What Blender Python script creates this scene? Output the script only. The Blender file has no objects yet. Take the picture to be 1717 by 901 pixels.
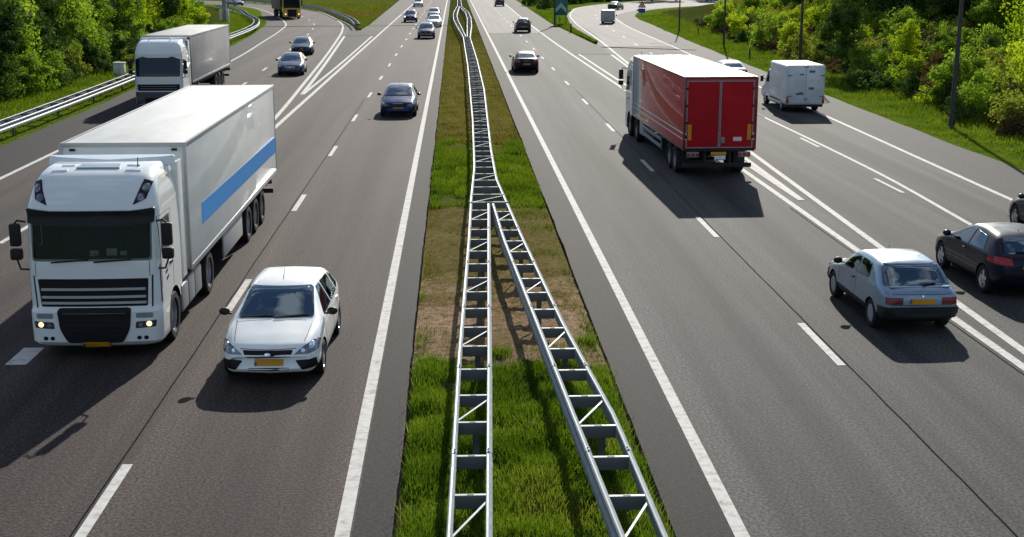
import bpy, bmesh, math, random
import numpy as np
from mathutils import Vector, Matrix
from mathutils.bvhtree import BVHTree
R = math.radians
C = bpy.context.scene.collection
SC = bpy.context.scene

# ---------------------------------------------------------------- camera, light, exposure
CAM_H = 7.337
cd = bpy.data.cameras.new('camera'); cam = bpy.data.objects.new('camera', cd); C.objects.link(cam)
cd.sensor_width = 36.0; cd.lens = 36.0*2189/1717; cd.clip_end = 6000; cd.clip_start = 0.1
cam.location = (0, 0, CAM_H)
cam.rotation_euler = (R(90-13.016), 0, R(-2.485))
SC.camera = cam
SUN_EL, SUN_AZ = 26.0, 10.5          # azimuth east of the road direction (+Y)
w = bpy.data.worlds.new('World'); SC.world = w; w.use_nodes = True
wn, wl = w.node_tree.nodes, w.node_tree.links
sky = wn.new('ShaderNodeTexSky'); sky.sky_type = 'NISHITA'; sky.sun_disc = False
sky.sun_elevation = R(SUN_EL); sky.sun_rotation = R(SUN_AZ); sky.air_density = 1.0; sky.dust_density = 0.3; sky.ozone_density = 3.0
# loose fair-weather clouds in the sky
tc = wn.new('ShaderNodeTexCoord'); nz = wn.new('ShaderNodeTexNoise'); nz.inputs['Scale'].default_value = 5.5
nz.inputs['Detail'].default_value = 6; nz.inputs['Roughness'].default_value = .6
mp = wn.new('ShaderNodeMapping'); mp.inputs['Scale'].default_value = (1, 1, 2.2)
cr = wn.new('ShaderNodeValToRGB'); cr.color_ramp.elements[0].position = .50; cr.color_ramp.elements[1].position = .62
cr.color_ramp.elements[1].color = (.75, .75, .75, 1)
mx = wn.new('ShaderNodeMixRGB'); mx.inputs[2].default_value = (9.0, 9.2, 9.5, 1)
wl.new(tc.outputs['Generated'], mp.inputs[0]); wl.new(mp.outputs[0], nz.inputs['Vector'])
wl.new(nz.outputs['Fac'], cr.inputs[0]); wl.new(cr.outputs[0], mx.inputs[0])
wl.new(sky.outputs[0], mx.inputs[1]); wl.new(mx.outputs[0], wn['Background'].inputs[0])
wn['Background'].inputs[1].default_value = 0.078
sd = bpy.data.lights.new('sun', 'SUN'); sun = bpy.data.objects.new('sun', sd); C.objects.link(sun)
sd.energy = 4.6; sd.angle = R(.5); sd.color = (1, .94, .84)
sdir = Vector((math.sin(R(SUN_AZ))*math.cos(R(SUN_EL)), math.cos(R(SUN_AZ))*math.cos(R(SUN_EL)), math.sin(R(SUN_EL))))
sun.rotation_euler = sdir.to_track_quat('Z', 'Y').to_euler(); sun.location = (40, 150, 80)
vs = SC.view_settings; SC.display_settings.display_device = 'sRGB'
vs.view_transform = 'Standard'; vs.look = 'None'; vs.gamma = 1; vs.use_curve_mapping = False
vs.exposure = 0.5
SC.cycles.max_bounces = 6; SC.cycles.transparent_max_bounces = 4; SC.cycles.caustics_reflective = False; SC.cycles.caustics_refractive = False

# ---------------------------------------------------------------- materials
MATS = {}
def mat(name, col=(.5,.5,.5), rough=.5, metal=0., spec=.5, coat=0., coat_rough=.03, emit=None, es=1., ior=None):
    if name in MATS: return MATS[name]
    m = bpy.data.materials.new(name); m.use_nodes = True; b = m.node_tree.nodes['Principled BSDF']
    b.inputs['Base Color'].default_value = (*col, 1); b.inputs['Roughness'].default_value = rough
    b.inputs['Metallic'].default_value = metal; b.inputs['Specular IOR Level'].default_value = spec
    b.inputs['Coat Weight'].default_value = coat; b.inputs['Coat Roughness'].default_value = coat_rough
    if ior: b.inputs['IOR'].default_value = ior
    if emit: b.inputs['Emission Color'].default_value = (*emit, 1); b.inputs['Emission Strength'].default_value = es
    MATS[name] = m; return m
class N:
    """small node helper"""
    def __init__(s, m): s.m = m; s.n = m.node_tree.nodes; s.l = m.node_tree.links; s.b = s.n['Principled BSDF']
    def new(s, t, **k):
        n = s.n.new(t)
        for a, v in k.items(): setattr(n, a, v)
        return n
    def lk(s, a, b): s.l.new(a, b)
    def obj(s): return s.new('ShaderNodeTexCoord').outputs['Object']
    def geo(s): return s.new('ShaderNodeNewGeometry').outputs['Position']
    def mapping(s, v, scale=(1,1,1), loc=(0,0,0)):
        q = s.new('ShaderNodeMapping'); q.inputs['Scale'].default_value = scale; q.inputs['Location'].default_value = loc
        s.lk(v, q.inputs[0]); return q.outputs[0]
    def noise(s, v, scale, detail=4, rough=.55, dist=0.):
        q = s.new('ShaderNodeTexNoise'); q.inputs['Scale'].default_value = scale; q.inputs['Detail'].default_value = detail
        q.inputs['Roughness'].default_value = rough; q.inputs['Distortion'].default_value = dist
        s.lk(v, q.inputs['Vector']); return q.outputs['Fac']
    def ramp(s, f, stops, interp='LINEAR'):
        q = s.new('ShaderNodeValToRGB'); e = q.color_ramp.elements; q.color_ramp.interpolation = interp
        while len(e) < len(stops): e.new(.5)
        for i, (p, c) in enumerate(stops):
            e[i].position = p; e[i].color = (*c, 1) if len(c) == 3 else c
        s.lk(f, q.inputs[0]); return q.outputs[0]
    def math(s, op, a, b=None):
        q = s.new('ShaderNodeMath', operation=op)
        for i, v in enumerate((a, b)):
            if v is None: continue
            if isinstance(v, (int, float)): q.inputs[i].default_value = v
            else: s.lk(v, q.inputs[i])
        return q.outputs[0]
    def mix(s, f, a, b, mode='MIX'):
        q = s.new('ShaderNodeMixRGB', blend_type=mode)
        for i, v in enumerate((f, a, b)):
            if isinstance(v, (int, float)): q.inputs[i].default_value = v
            elif isinstance(v, tuple): q.inputs[i].default_value = (*v, 1)
            else: s.lk(v, q.inputs[i])
        return q.outputs[0]
    def bump(s, f, strength=.3, dist=.01):
        q = s.new('ShaderNodeBump'); q.inputs['Strength'].default_value = strength; q.inputs['Distance'].default_value = dist
        s.lk(f, q.inputs['Height']); return q.outputs[0]
    def sep(s, v): q = s.new('ShaderNodeSeparateXYZ'); s.lk(v, q.inputs[0]); return q.outputs
    def color(s, c): s.lk(c, s.b.inputs['Base Color'])
    def normal(s, c): s.lk(c, s.b.inputs['Normal'])

def asphalt(name, base, tint, streak=.25, lane=None):
    m = mat(name, base, .84, spec=.15); n = N(m); p = n.geo()
    fine = n.noise(p, 20, 3, .8)
    grit = n.noise(p, 42, 2, .6)
    big = n.noise(n.mapping(p, (1.3, .03, 1)), 1.0, 4, .55)
    patchy = n.noise(p, .35, 4, .6)
    a = tuple(c*.22 for c in base); b = tuple(c*2.3 for c in base)
    c = n.ramp(fine, [(.36, a), (.5, base), (.66, b)])
    c = n.mix(n.math('MULTIPLY', n.ramp(patchy, [(.4, (0,0,0)), (.65, (1,1,1))]), .4), c, tint, 'MULTIPLY')
    c = n.mix(1., c, n.ramp(big, [(.36, (1-streak,)*3), (.6, (1+streak,)*3)]), 'MULTIPLY')
    if lane is not None:      # oily lane centres, polished wheel tracks
        ph = n.math('MULTIPLY', n.math('SUBTRACT', n.sep(p)[0], lane), 2*math.pi/3.48)
        cs = n.math('COSINE', ph); soft = n.noise(n.mapping(p, (.5, .06, 1)), 1.0, 3, .5)
        f = n.math('SUBTRACT', 1.0, n.math('MULTIPLY', n.math('MULTIPLY', cs, soft), .42))
        c = n.mix(1., c, f, 'MULTIPLY')
        blot = n.ramp(n.noise(n.mapping(p, (1, .35, 1)), 1.3, 5, .65), [(.60, (1,1,1)), (.72, (.72,.72,.72))])
        c = n.mix(1., c, blot, 'MULTIPLY')
    spk = n.ramp(grit, [(.70, (0,0,0)), (.78, (1,1,1))])
    c = n.mix(n.math('MULTIPLY', spk, .7), c, (.34, .33, .31))
    n.color(c); n.normal(n.bump(n.math('ADD', fine, grit), .5, .012))
    return m
M_ASPH_L = asphalt('asphalt_warm', (.044, .035, .032), (.92, .83, .81), .25, -3.29)
M_ASPH_R = asphalt('asphalt_grey', (.047, .046, .044), (.84, .86, .82), .32, 5.5)
M_ASPH_S = asphalt('asphalt_shoulder', (.017, .016, .016), (.8, .78, .8), .12)
M_ASPH_P = asphalt('asphalt_pale', (.17, .16, .15), (.88, .86, .85), .12)
M_ASPH_D = asphalt('asphalt_dark', (.034, .033, .032), (.85, .85, .85), .15)
M_TARSHADE = mat('tar_and_shade', (.014, .013, .013), 1., spec=0.)
def paint_mat():
    m = mat('road_paint', (.75, .74, .70), .8, spec=.15); n = N(m); p = n.geo()
    wear = n.noise(p, 5, 5, .7); seg = n.sep(n.mapping(p, (1, .5, 1)))[1]
    fr = n.math('FRACT', seg)
    c = n.ramp(wear, [(.27, (.16,.155,.15)), (.40, (.42,.41,.39)), (.5, (.53,.52,.49)), (.7, (.61,.595,.56))])
    c = n.mix(n.math('MULTIPLY', n.math('LESS_THAN', fr, .018), .45), c, (.2,.2,.2))
    n.color(c); return m
M_PAINT = paint_mat()
M_STEEL = mat('galvanised_steel', (.40, .44, .47), .65, 0., spec=.2)
n = N(M_STEEL); f = n.noise(n.obj(), 6, 5, .6); n.color(n.ramp(f, [(.3, (.20,.235,.25)), (.7, (.31,.355,.375))]))
n.lk(n.ramp(f, [(.3, (.45,)*3), (.7, (.62,)*3)]), n.b.inputs['Roughness'])
M_STEELD = mat('weathered_steel', (.20, .21, .22), .55, .6)
M_WEB = mat('shaded_zinc', (.13, .14, .14), .7, .1)  # zinc darkened in colour for the shaded spacer webs; also on posts
M_INT = mat('cabin_trim', (.022, .023, .025), .8, spec=.2)
M_SEAT = mat('seat_cloth', (.05, .052, .058), .9, spec=.1)
def clear_glass(name, tint, ior=1.55):
    m = bpy.data.materials.new(name); m.use_nodes = True; nt = m.node_tree; n_ = nt.nodes; n_.remove(n_['Principled BSDF'])
    t = n_.new('ShaderNodeBsdfTransparent'); t.inputs[0].default_value = (*tint, 1); g = n_.new('ShaderNodeBsdfGlossy'); g.inputs['Roughness'].default_value = .015; g.inputs['Color'].default_value = (.72, .88, 1, 1)
    f = n_.new('ShaderNodeFresnel'); f.inputs[0].default_value = ior; x = n_.new('ShaderNodeMixShader')
    nt.links.new(f.outputs[0], x.inputs[0]); nt.links.new(t.outputs[0], x.inputs[1]); nt.links.new(g.outputs[0], x.inputs[2]); nt.links.new(x.outputs[0], n_['Material Output'].inputs['Surface']); return m
M_CLEAR = clear_glass('clear_glass', (.50, .60, .58), 1.9)
M_WSCR = clear_glass('windscreen_glass', (.42, .52, .55), 2.6)
M_CLEART = clear_glass('clear_truck_glass', (.40, .46, .45), 1.22)
M_TYRE = mat('tyre_rubber', (.014, .014, .015), .8, spec=.3)
M_RIM = mat('alloy_rim', (.55, .56, .58), .35, .8)
M_RIMD = mat('grey_hubcap', (.36, .37, .39), .45, .4)
M_BLACK = mat('black_plastic', (.012, .012, .013), .55, spec=.35)
M_GRILLE = mat('grille_black', (.006, .006, .007), .6, spec=.3)
M_CHASSIS = mat('chassis_black', (.018, .018, .02), .7, spec=.3)
M_GLASS = mat('window_glass', (.010, .022, .038), .02, spec=1.0, ior=2.2)
M_GLASST = mat('truck_glass', (.004, .006, .007), .03, spec=.25, ior=1.3)
M_GLASSG = mat('side_glass', (.035, .050, .045), .03, spec=.8, ior=1.6)
M_LAMP = mat('lamp_glass', (.13, .15, .18), .08, .3, coat=1)
M_LAMPD = mat('lamp_reflector', (.75, .77, .8), .1, .9)
M_LIT = mat('lit_lamp', (1, .8, .55), .3, emit=(1, .62, .32), es=1.3)
M_LITW = mat('lit_white_lamp', (1, .95, .85), .3, emit=(1, .93, .8), es=2.0)
M_TAIL = mat('tail_lamp', (.36, .008, .014), .25, coat=.3)
M_AMBER = mat('amber_reflector', (.62, .22, .01), .35)
M_PLATE = mat('plate_yellow', (.62, .27, .006), .5)
M_PLATEB = mat('plate_blue', (.02, .05, .30), .45)
M_CHROME = mat('chrome', (.7, .7, .72), .15, 1)
M_WHITE = mat('white_plastic', (.72, .73, .72), .5)
M_UNDER = mat('underbody', (.006, .006, .006), .9, spec=.1)
def carpaint(name, col, metal=0., rough=.28, cw=1.):
    m = mat(name, col, rough, metal, spec=.5 if cw > .9 else .2, coat=cw, coat_rough=.02)
    n = N(m); f = n.noise(n.obj(), 2.2, 4, .6)
    n.lk(n.ramp(f, [(.3, (rough*.85,)*3), (.7, (rough*1.3,)*3)]), n.b.inputs['Roughness'])
    dirt = n.sep(n.obj())[2]
    return m

# ---------------------------------------------------------------- object helpers
def tag(o, label=None, cat=None, group=None, kind=None):
    if label: o['label'] = label
    if cat: o['category'] = cat
    if group: o['group'] = group
    if kind: o['kind'] = kind
    return o
def empty(name, loc=(0,0,0), rz=0.):
    o = bpy.data.objects.new(name, None); C.objects.link(o); o.location = loc; o.rotation_euler = (0, 0, rz)
    o.empty_display_size = .2; return o
def link(name, me, parent=None, loc=None):
    o = bpy.data.objects.new(name, me); C.objects.link(o)
    if parent: o.parent = parent
    if loc is not None: o.location = loc
    return o
def copy_tree(o, parent=None):
    c = o.copy(); C.objects.link(c)
    if parent: c.parent = parent
    for ch in list(o.children): copy_tree(ch, c)
    return c
def from_bm(name, bm, mats, parent=None, smooth=True, angle=35, loc=None):
    me = bpy.data.meshes.new(name); bm.normal_update(); bm.to_mesh(me); bm.free()
    for m in (mats if isinstance(mats, (list, tuple)) else [mats]): me.materials.append(m)
    if smooth:
        me.shade_smooth(); me.set_sharp_from_angle(angle=R(angle))
    return link(name, me, parent, loc)
def sheet(name, polys, m, z=0., parent=None, kind='structure', sub=0):
    """flat polygons (lists of (x,y)) as one thin surface"""
    bm = bmesh.new()
    for poly in polys:
        vs_ = [bm.verts.new((p[0], p[1], z)) for p in poly]
        es = [bm.edges.new((vs_[i], vs_[(i+1) % len(vs_)])) for i in range(len(vs_))]
        bmesh.ops.triangle_fill(bm, use_beauty=True, use_dissolve=False, edges=es, normal=(0,0,1))
    for f in bm.faces:
        if f.normal.z < 0: f.normal_flip()
    bm.normal_update()
    for f in bm.faces:
        if f.normal.z < 0: f.normal_flip()
    o = from_bm(name, bm, m, parent, smooth=False)
    if kind: o['kind'] = kind
    return o
def smoothline(pts, step=2.0):
    """smooth resample of a 2D polyline (Hermite with chord-length tangents)"""
    P = [Vector((p[0], p[1])) for p in pts]; n_ = len(P); out = []
    T = [0.]
    for a, b in zip(P[:-1], P[1:]): T.append(T[-1]+(b-a).length)
    D = [(P[i+1]-P[i])/(T[i+1]-T[i]) for i in range(n_-1)]; Mt = []
    for i in range(n_):
        if i == 0: Mt.append(D[0])
        elif i == n_-1: Mt.append(D[-1])
        else:
            h0, h1 = T[i]-T[i-1], T[i+1]-T[i]; Mt.append((D[i-1]*h1+D[i]*h0)/(h0+h1))
    for i in range(n_-1):
        h = T[i+1]-T[i]; k = max(1, int(h/step))
        for j in range(k):
            t = j/k; t2, t3 = t*t, t*t*t
            out.append(P[i]*(2*t3-3*t2+1)+Mt[i]*h*(t3-2*t2+t)+P[i+1]*(3*t2-2*t3)+Mt[i+1]*h*(t3-t2))
    out.append(P[-1]); return [(v.x, v.y) for v in out]
def ribbon(pts, wd, step=2.0, smooth=True):
    L = smoothline(pts, step) if smooth else list(pts)
    A, B = [], []
    for i, p in enumerate(L):
        a = Vector(L[max(0, i-1)]); b = Vector(L[min(len(L)-1, i+1)]); t = (b-a).normalized(); nn = Vector((-t.y, t.x))*wd/2
        A.append((p[0]+nn.x, p[1]+nn.y)); B.append((p[0]-nn.x, p[1]-nn.y))
    return [[A[i], A[i+1], B[i+1], B[i]] for i in range(len(L)-1)]
def quads(name, polys, m, z, kind='structure'):
    me = bpy.data.meshes.new(name); V = []; F = []
    for q in polys:
        k = len(V); V += [(x, y, z) for x, y in q]
        ar = sum(q[i][0]*q[(i+1) % len(q)][1]-q[(i+1) % len(q)][0]*q[i][1] for i in range(len(q)))
        idx = list(range(k, k+len(q))); F.append(idx if ar > 0 else idx[::-1])
    me.from_pydata(V, [], F); me.materials.append(m); o = link(name, me)
    if kind: o['kind'] = kind
    return o
def np_quads(name, V, m, attr=None):
    """V: (n,4,3) array of quads -> mesh, optional per-face float attribute"""
    n_ = len(V); me = bpy.data.meshes.new(name)
    me.vertices.add(n_*4); me.vertices.foreach_set('co', V.reshape(-1).astype(np.float32))
    me.loops.add(n_*4); me.loops.foreach_set('vertex_index', np.arange(n_*4, dtype=np.int32))
    me.polygons.add(n_); me.polygons.foreach_set('loop_start', np.arange(0, n_*4, 4, dtype=np.int32))
    if attr is not None:
        a = me.attributes.new('shade', 'FLOAT', 'FACE'); a.data.foreach_set('value', attr.astype(np.float32))
    me.materials.append(m); me.update(calc_edges=True); return me

class MB:
    """collects simple shapes in one bmesh; build() links them as one mesh"""
    def __init__(s): s.bm = bmesh.new(); s.mi = 0
    def _mi(s, fs):
        for f in fs: f.material_index = s.mi
    def box(s, x0, x1, y0, y1, z0, z1, bevel=0., seg=2, rot=None):
        r = bmesh.ops.create_cube(s.bm, size=1)
        M = Matrix.Translation(((x0+x1)/2, (y0+y1)/2, (z0+z1)/2)) @ (rot or Matrix()) @ Matrix.Diagonal((abs(x1-x0), abs(y1-y0), abs(z1-z0), 1))
        bmesh.ops.transform(s.bm, matrix=M, verts=r['verts'])
        fs = set(f for v in r['verts'] for f in v.link_faces)
        s._mi(fs)
        if bevel > 0:
            es = list(set(e for f in fs for e in f.edges))
            q = bmesh.ops.bevel(s.bm, geom=es, offset=bevel, segments=seg, affect='EDGES', profile=.6)
            s._mi(q['faces'])
        return s
    def cyl(s, p0, p1, r0, r1=None, seg=12, caps=True):
        p0 = Vector(p0); p1 = Vector(p1); d = p1-p0
        r = bmesh.ops.create_cone(s.bm, cap_ends=caps, segments=seg, radius1=r0, radius2=r0 if r1 is None else r1, depth=d.length)
        M = Matrix.Translation((p0+p1)/2) @ d.to_track_quat('Z', 'Y').to_matrix().to_4x4()
        bmesh.ops.transform(s.bm, matrix=M, verts=r['verts'])
        s._mi(set(f for v in r['verts'] for f in v.link_faces)); return s
    def tube(s, pts, r, seg=8):
        for a, b in zip(pts[:-1], pts[1:]): s.cyl(a, b, r, seg=seg)
        for p in pts[1:-1]: s.ball(p, (r, r, r), 8)
        return s
    def ball(s, c, rad, seg=12):
        r = bmesh.ops.create_uvsphere(s.bm, u_segments=seg, v_segments=max(4, seg//2), radius=1)
        bmesh.ops.transform(s.bm, matrix=Matrix.Translation(c) @ Matrix.Diagonal((*rad, 1)), verts=r['verts'])
        s._mi(set(f for v in r['verts'] for f in v.link_faces)); return s
    def lathe_x(s, prof, seg=32, c=(0,0,0)):
        """profile of (x, r) revolved about the x axis"""
        rings = []
        for x, r in prof:
            rings.append([s.bm.verts.new((c[0]+x, c[1]+r*math.cos(2*math.pi*k/seg), c[2]+r*math.sin(2*math.pi*k/seg))) for k in range(seg)])
        fs = []
        for a, b in zip(rings[:-1], rings[1:]):
            for k in range(seg): fs.append(s.bm.faces.new((a[k], a[(k+1) % seg], b[(k+1) % seg], b[k])))
        s._mi(fs); return s
    def prism(s, poly, ax, a, b):
        """polygon extruded along axis ax (0,1,2) from a to b"""
        def P(p, t): q = list(p); q.insert(ax, t); return q
        A = [s.bm.verts.new(P(p, a)) for p in poly]; B = [s.bm.verts.new(P(p, b)) for p in poly]
        fs = [s.bm.faces.new(A[::-1]), s.bm.faces.new(B)]
        k = len(poly)
        for i in range(k): fs.append(s.bm.faces.new((A[i], A[(i+1) % k], B[(i+1) % k], B[i])))
        s._mi(fs); bmesh.ops.recalc_face_normals(s.bm, faces=fs); return s
    def build(s, name, mats, parent=None, smooth=True, angle=35, loc=None):
        return from_bm(name, s.bm, mats, parent, smooth, angle, loc)
# ---------------------------------------------------------------- lofted bodies and fitted panels
def rounded(pts, n=4, closed=False):
    """polyline of (a, b, r) with rounded corners; every corner gives n+1 samples"""
    out = []; m = len(pts)
    for i, p in enumerate(pts):
        q = Vector(p[:2]); r = p[2] if len(p) > 2 else 0.
        if not closed and i in (0, m-1): out.append(tuple(q)); continue
        a = Vector(pts[i-1][:2]); b = Vector(pts[(i+1) % m][:2])
        la, lb = (a-q).length, (b-q).length
        r = min(r, .48*la, .48*lb)
        if r < 1e-5: out += [tuple(q)]*(n+1) if not closed else [tuple(q)]; continue
        A = q+(a-q)/la*r; B = q+(b-q)/lb*r
        for k in range(n+1):
            t = k/n; v = A*(1-t)**2+q*2*t*(1-t)+B*t*t; out.append(tuple(v))
    return out
def rp(pts, r=.04):
    return rounded([(p[0], p[1], p[2] if len(p) > 2 else r) for p in pts], 3, True)
def prof(pts, r=.15):
    L = rounded([(p[0], p[1], p[2] if len(p) > 2 else r) for p in pts], 6)
    xs = [p[0] for p in L]; ys = [p[1] for p in L]
    return lambda y: float(np.interp(y, xs, ys))
def subdiv(L, k):
    out = []
    for a, b in zip(L[:-1], L[1:]):
        for j in range(k): out.append((a[0]+(b[0]-a[0])*j/k, a[1]+(b[1]-a[1])*j/k))
    out.append(L[-1]); return out
def boolean_cut(obj, cutter_bm, mats):
    cm = bpy.data.meshes.new('cut'); cutter_bm.to_mesh(cm); cutter_bm.free()
    for m in mats: cm.materials.append(m)
    co = bpy.data.objects.new('cut', cm); C.objects.link(co)
    md = obj.modifiers.new('b', 'BOOLEAN'); md.operation = 'DIFFERENCE'; md.object = co; md.solver = 'EXACT'; md.use_self = True
    dg = bpy.context.evaluated_depsgraph_get(); dg.update()
    me = bpy.data.meshes.new_from_object(obj.evaluated_get(dg))
    obj.modifiers.clear(); old = obj.data; obj.data = me; bpy.data.meshes.remove(old)
    bpy.data.objects.remove(co); bpy.data.meshes.remove(cm)
    me.shade_smooth(); me.set_sharp_from_angle(angle=R(32))
def cut_windows(body, wins, boxes):
    """open the cabin: (outline, axis, from, to) prisms and plain boxes are taken out of a solid body"""
    k = len(body.data.materials); body.data.materials.append(M_INT); ms = list(body.data.materials)
    for b_ in boxes:
        c = MB(); c.mi = k; c.box(*b_); boolean_cut(body, c.bm, ms)
    for poly, ax, a, b_ in wins:
        c = MB(); c.mi = k; pl = []
        for p in poly:
            if not pl or math.dist(p, pl[-1]) > 1e-4: pl.append(p)
        if math.dist(pl[0], pl[-1]) < 1e-4: pl.pop()
        c.prism(pl, ax, a, b_); boolean_cut(body, c.bm, ms)
def inset(poly, k):
    cx = sum(p[0] for p in poly)/len(poly); cy = sum(p[1] for p in poly)/len(poly)
    hx = max(abs(p[0]-cx) for p in poly); hy = max(abs(p[1]-cy) for p in poly)
    return [(cx+(p[0]-cx)*(1-k/hx), cy+(p[1]-cy)*(1-k/hy)) for p in poly]
def bvh_of(o):
    bm = bmesh.new(); bm.from_mesh(o.data); t = BVHTree.FromBMesh(bm); bm.free(); return t
AX = {'F': (0, 2, Vector((0,1,0))), 'R': (0, 2, Vector((0,-1,0))), 'L': (1, 2, Vector((1,0,0))), 'S': (1, 2, Vector((-1,0,0))), 'T': (0, 1, Vector((0,0,-1)))}
def patch(bm, bvh, poly, axis, d=.006, res=.08, thick=.015, mi=0):
    """fit a flat outline onto a body by projecting it along an axis, with a small thickness"""
    i, j, dr = AX[axis]; t = bmesh.new()
    def P(a, b):
        v = [0., 0., 0.]; v[i] = a; v[j] = b; return v
    vs_ = [t.verts.new(P(*p[:2])) for p in poly]
    es = [t.edges.new((vs_[k], vs_[(k+1) % len(vs_)])) for k in range(len(vs_))]
    bmesh.ops.remove_doubles(t, verts=t.verts[:], dist=1e-4)
    bmesh.ops.triangle_fill(t, use_beauty=True, edges=t.edges[:])
    for ax in (i, j):
        lo = min(v.co[ax] for v in t.verts); hi = max(v.co[ax] for v in t.verts); k = int((hi-lo)/res)
        for q in range(1, k+1):
            c = [0., 0., 0.]; c[ax] = lo+(hi-lo)*q/(k+1); nn = [0., 0., 0.]; nn[ax] = 1
            bmesh.ops.bisect_plane(t, geom=t.verts[:]+t.edges[:]+t.faces[:], plane_co=c, plane_no=nn, dist=1e-5)
    for v in t.verts:
        o = v.co-dr*30
        h, nn, _, _ = bvh.ray_cast(o, dr)
        if h is None:
            near, nn, _, _ = bvh.find_nearest(v.co-dr*(v.co.dot(dr)+2.0)); h = near; c = 1.
        else: c = max(.3, abs(nn.dot(dr)))
        v.co = h-dr*d/c
    # consistent facing: towards -dr
    bmesh.ops.recalc_face_normals(t, faces=t.faces[:])
    s = sum(f.normal.dot(dr)*f.calc_area() for f in t.faces)
    if s > 0: bmesh.ops.reverse_faces(t, faces=t.faces[:])
    be = [e for e in t.edges if e.is_boundary]
    r = bmesh.ops.extrude_edge_only(t, edges=be)
    for v in [g for g in r['geom'] if isinstance(g, bmesh.types.BMVert)]: v.co += dr*thick
    for f in t.faces: f.material_index = mi
    me = bpy.data.meshes.new('t'); t.to_mesh(me); t.free(); bm.from_mesh(me); bpy.data.meshes.remove(me)
def panels(name, bvh, items, mats, parent, **k):
    """items: list of (poly, axis[, material index]); several panels of ONE part"""
    bm = bmesh.new()
    for it in items: patch(bm, bvh, it[0], it[1], mi=it[2] if len(it) > 2 else 0, **k)
    return from_bm(name, bm, mats, parent, angle=40)
def mir(poly): return [(-p[0],)+tuple(p[1:]) for p in poly][::-1]

WHEELS = {}
def wheel_mesh(r, wd, style):
    key = (r, wd, style)
    if key in WHEELS: return WHEELS[key]
    h = wd/2
    t = MB().lathe_x([(-h*.7, r*.62), (-h, r*.72), (-h, r*.92), (-h*.72, r), (h*.72, r), (h, r*.92), (h, r*.70), (h*.72, r*.62), (-h*.7, r*.62)], 32)
    o = t.build('wheel', M_TYRE); tm = o.data; bpy.data.objects.remove(o)
    m = MB(); ri = r*.66
    if style == 'truck':
        m.lathe_x([(h*.75, ri), (h*.8, ri*.92), (-h*.1, ri*.86), (-h*.2, ri*.5), (h*.55, ri*.42), (h*.6, ri*.25), (h*.6, .001)], 28)
        for k in range(10):
            a = k*math.pi/5; m.cyl((-h*.2, ri*.68*math.cos(a), ri*.68*math.sin(a)), (-h*.02, ri*.68*math.cos(a), ri*.68*math.sin(a)), .018, seg=6)
        o = m.build('rim', M_RIMD)
    elif style == 'cap':
        m.lathe_x([(h*.8, ri), (h*.9, ri*.9), (h*.95, ri*.7), (h*.85, ri*.3), (h*.85, .001)], 28)
        for k in range(8):
            a = k*math.pi/4; m.box(h*.80, h*.97, ri*.55, ri*.8, -.012, .012, rot=None)
        o = m.build('rim', M_RIMD)
    else:
        m.lathe_x([(h*.78, ri), (h*.85, ri*.95), (h*.5, ri*.88), (h*.1, ri*.86)], 28)
        m.mi = 1; m.lathe_x([(h*.1, ri*.88), (0, .001)], 24); m.mi = 0
        for k in range(5):
            a = k*2*math.pi/5; ca, sa = math.cos(a), math.sin(a)
            p = [(-.055, .02), (.055, .02), (.034, ri*.93), (-.034, ri*.93)]
            m.prism([(x*ca-z*sa, x*sa+z*ca) for x, z in p], 0, h*.42, h*.72)
        m.lathe_x([(h*.3, ri*.25), (h*.75, ri*.22), (h*.8, .001)], 16)
        o = m.build('rim', [M_RIM, M_BLACK])
    rm = o.data; bpy.data.objects.remove(o)
    WHEELS[key] = (tm, rm); return WHEELS[key]
def add_wheel(parent, x, y, r, wd, style, side):
    tm, rm = wheel_mesh(r, wd, style)
    t = link('wheel', tm, parent, (x, y, r)); t.rotation_euler = (random.uniform(0, 1)*0, 0, 0 if side > 0 else math.pi)
    link('rim', rm, t); return t

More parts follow.
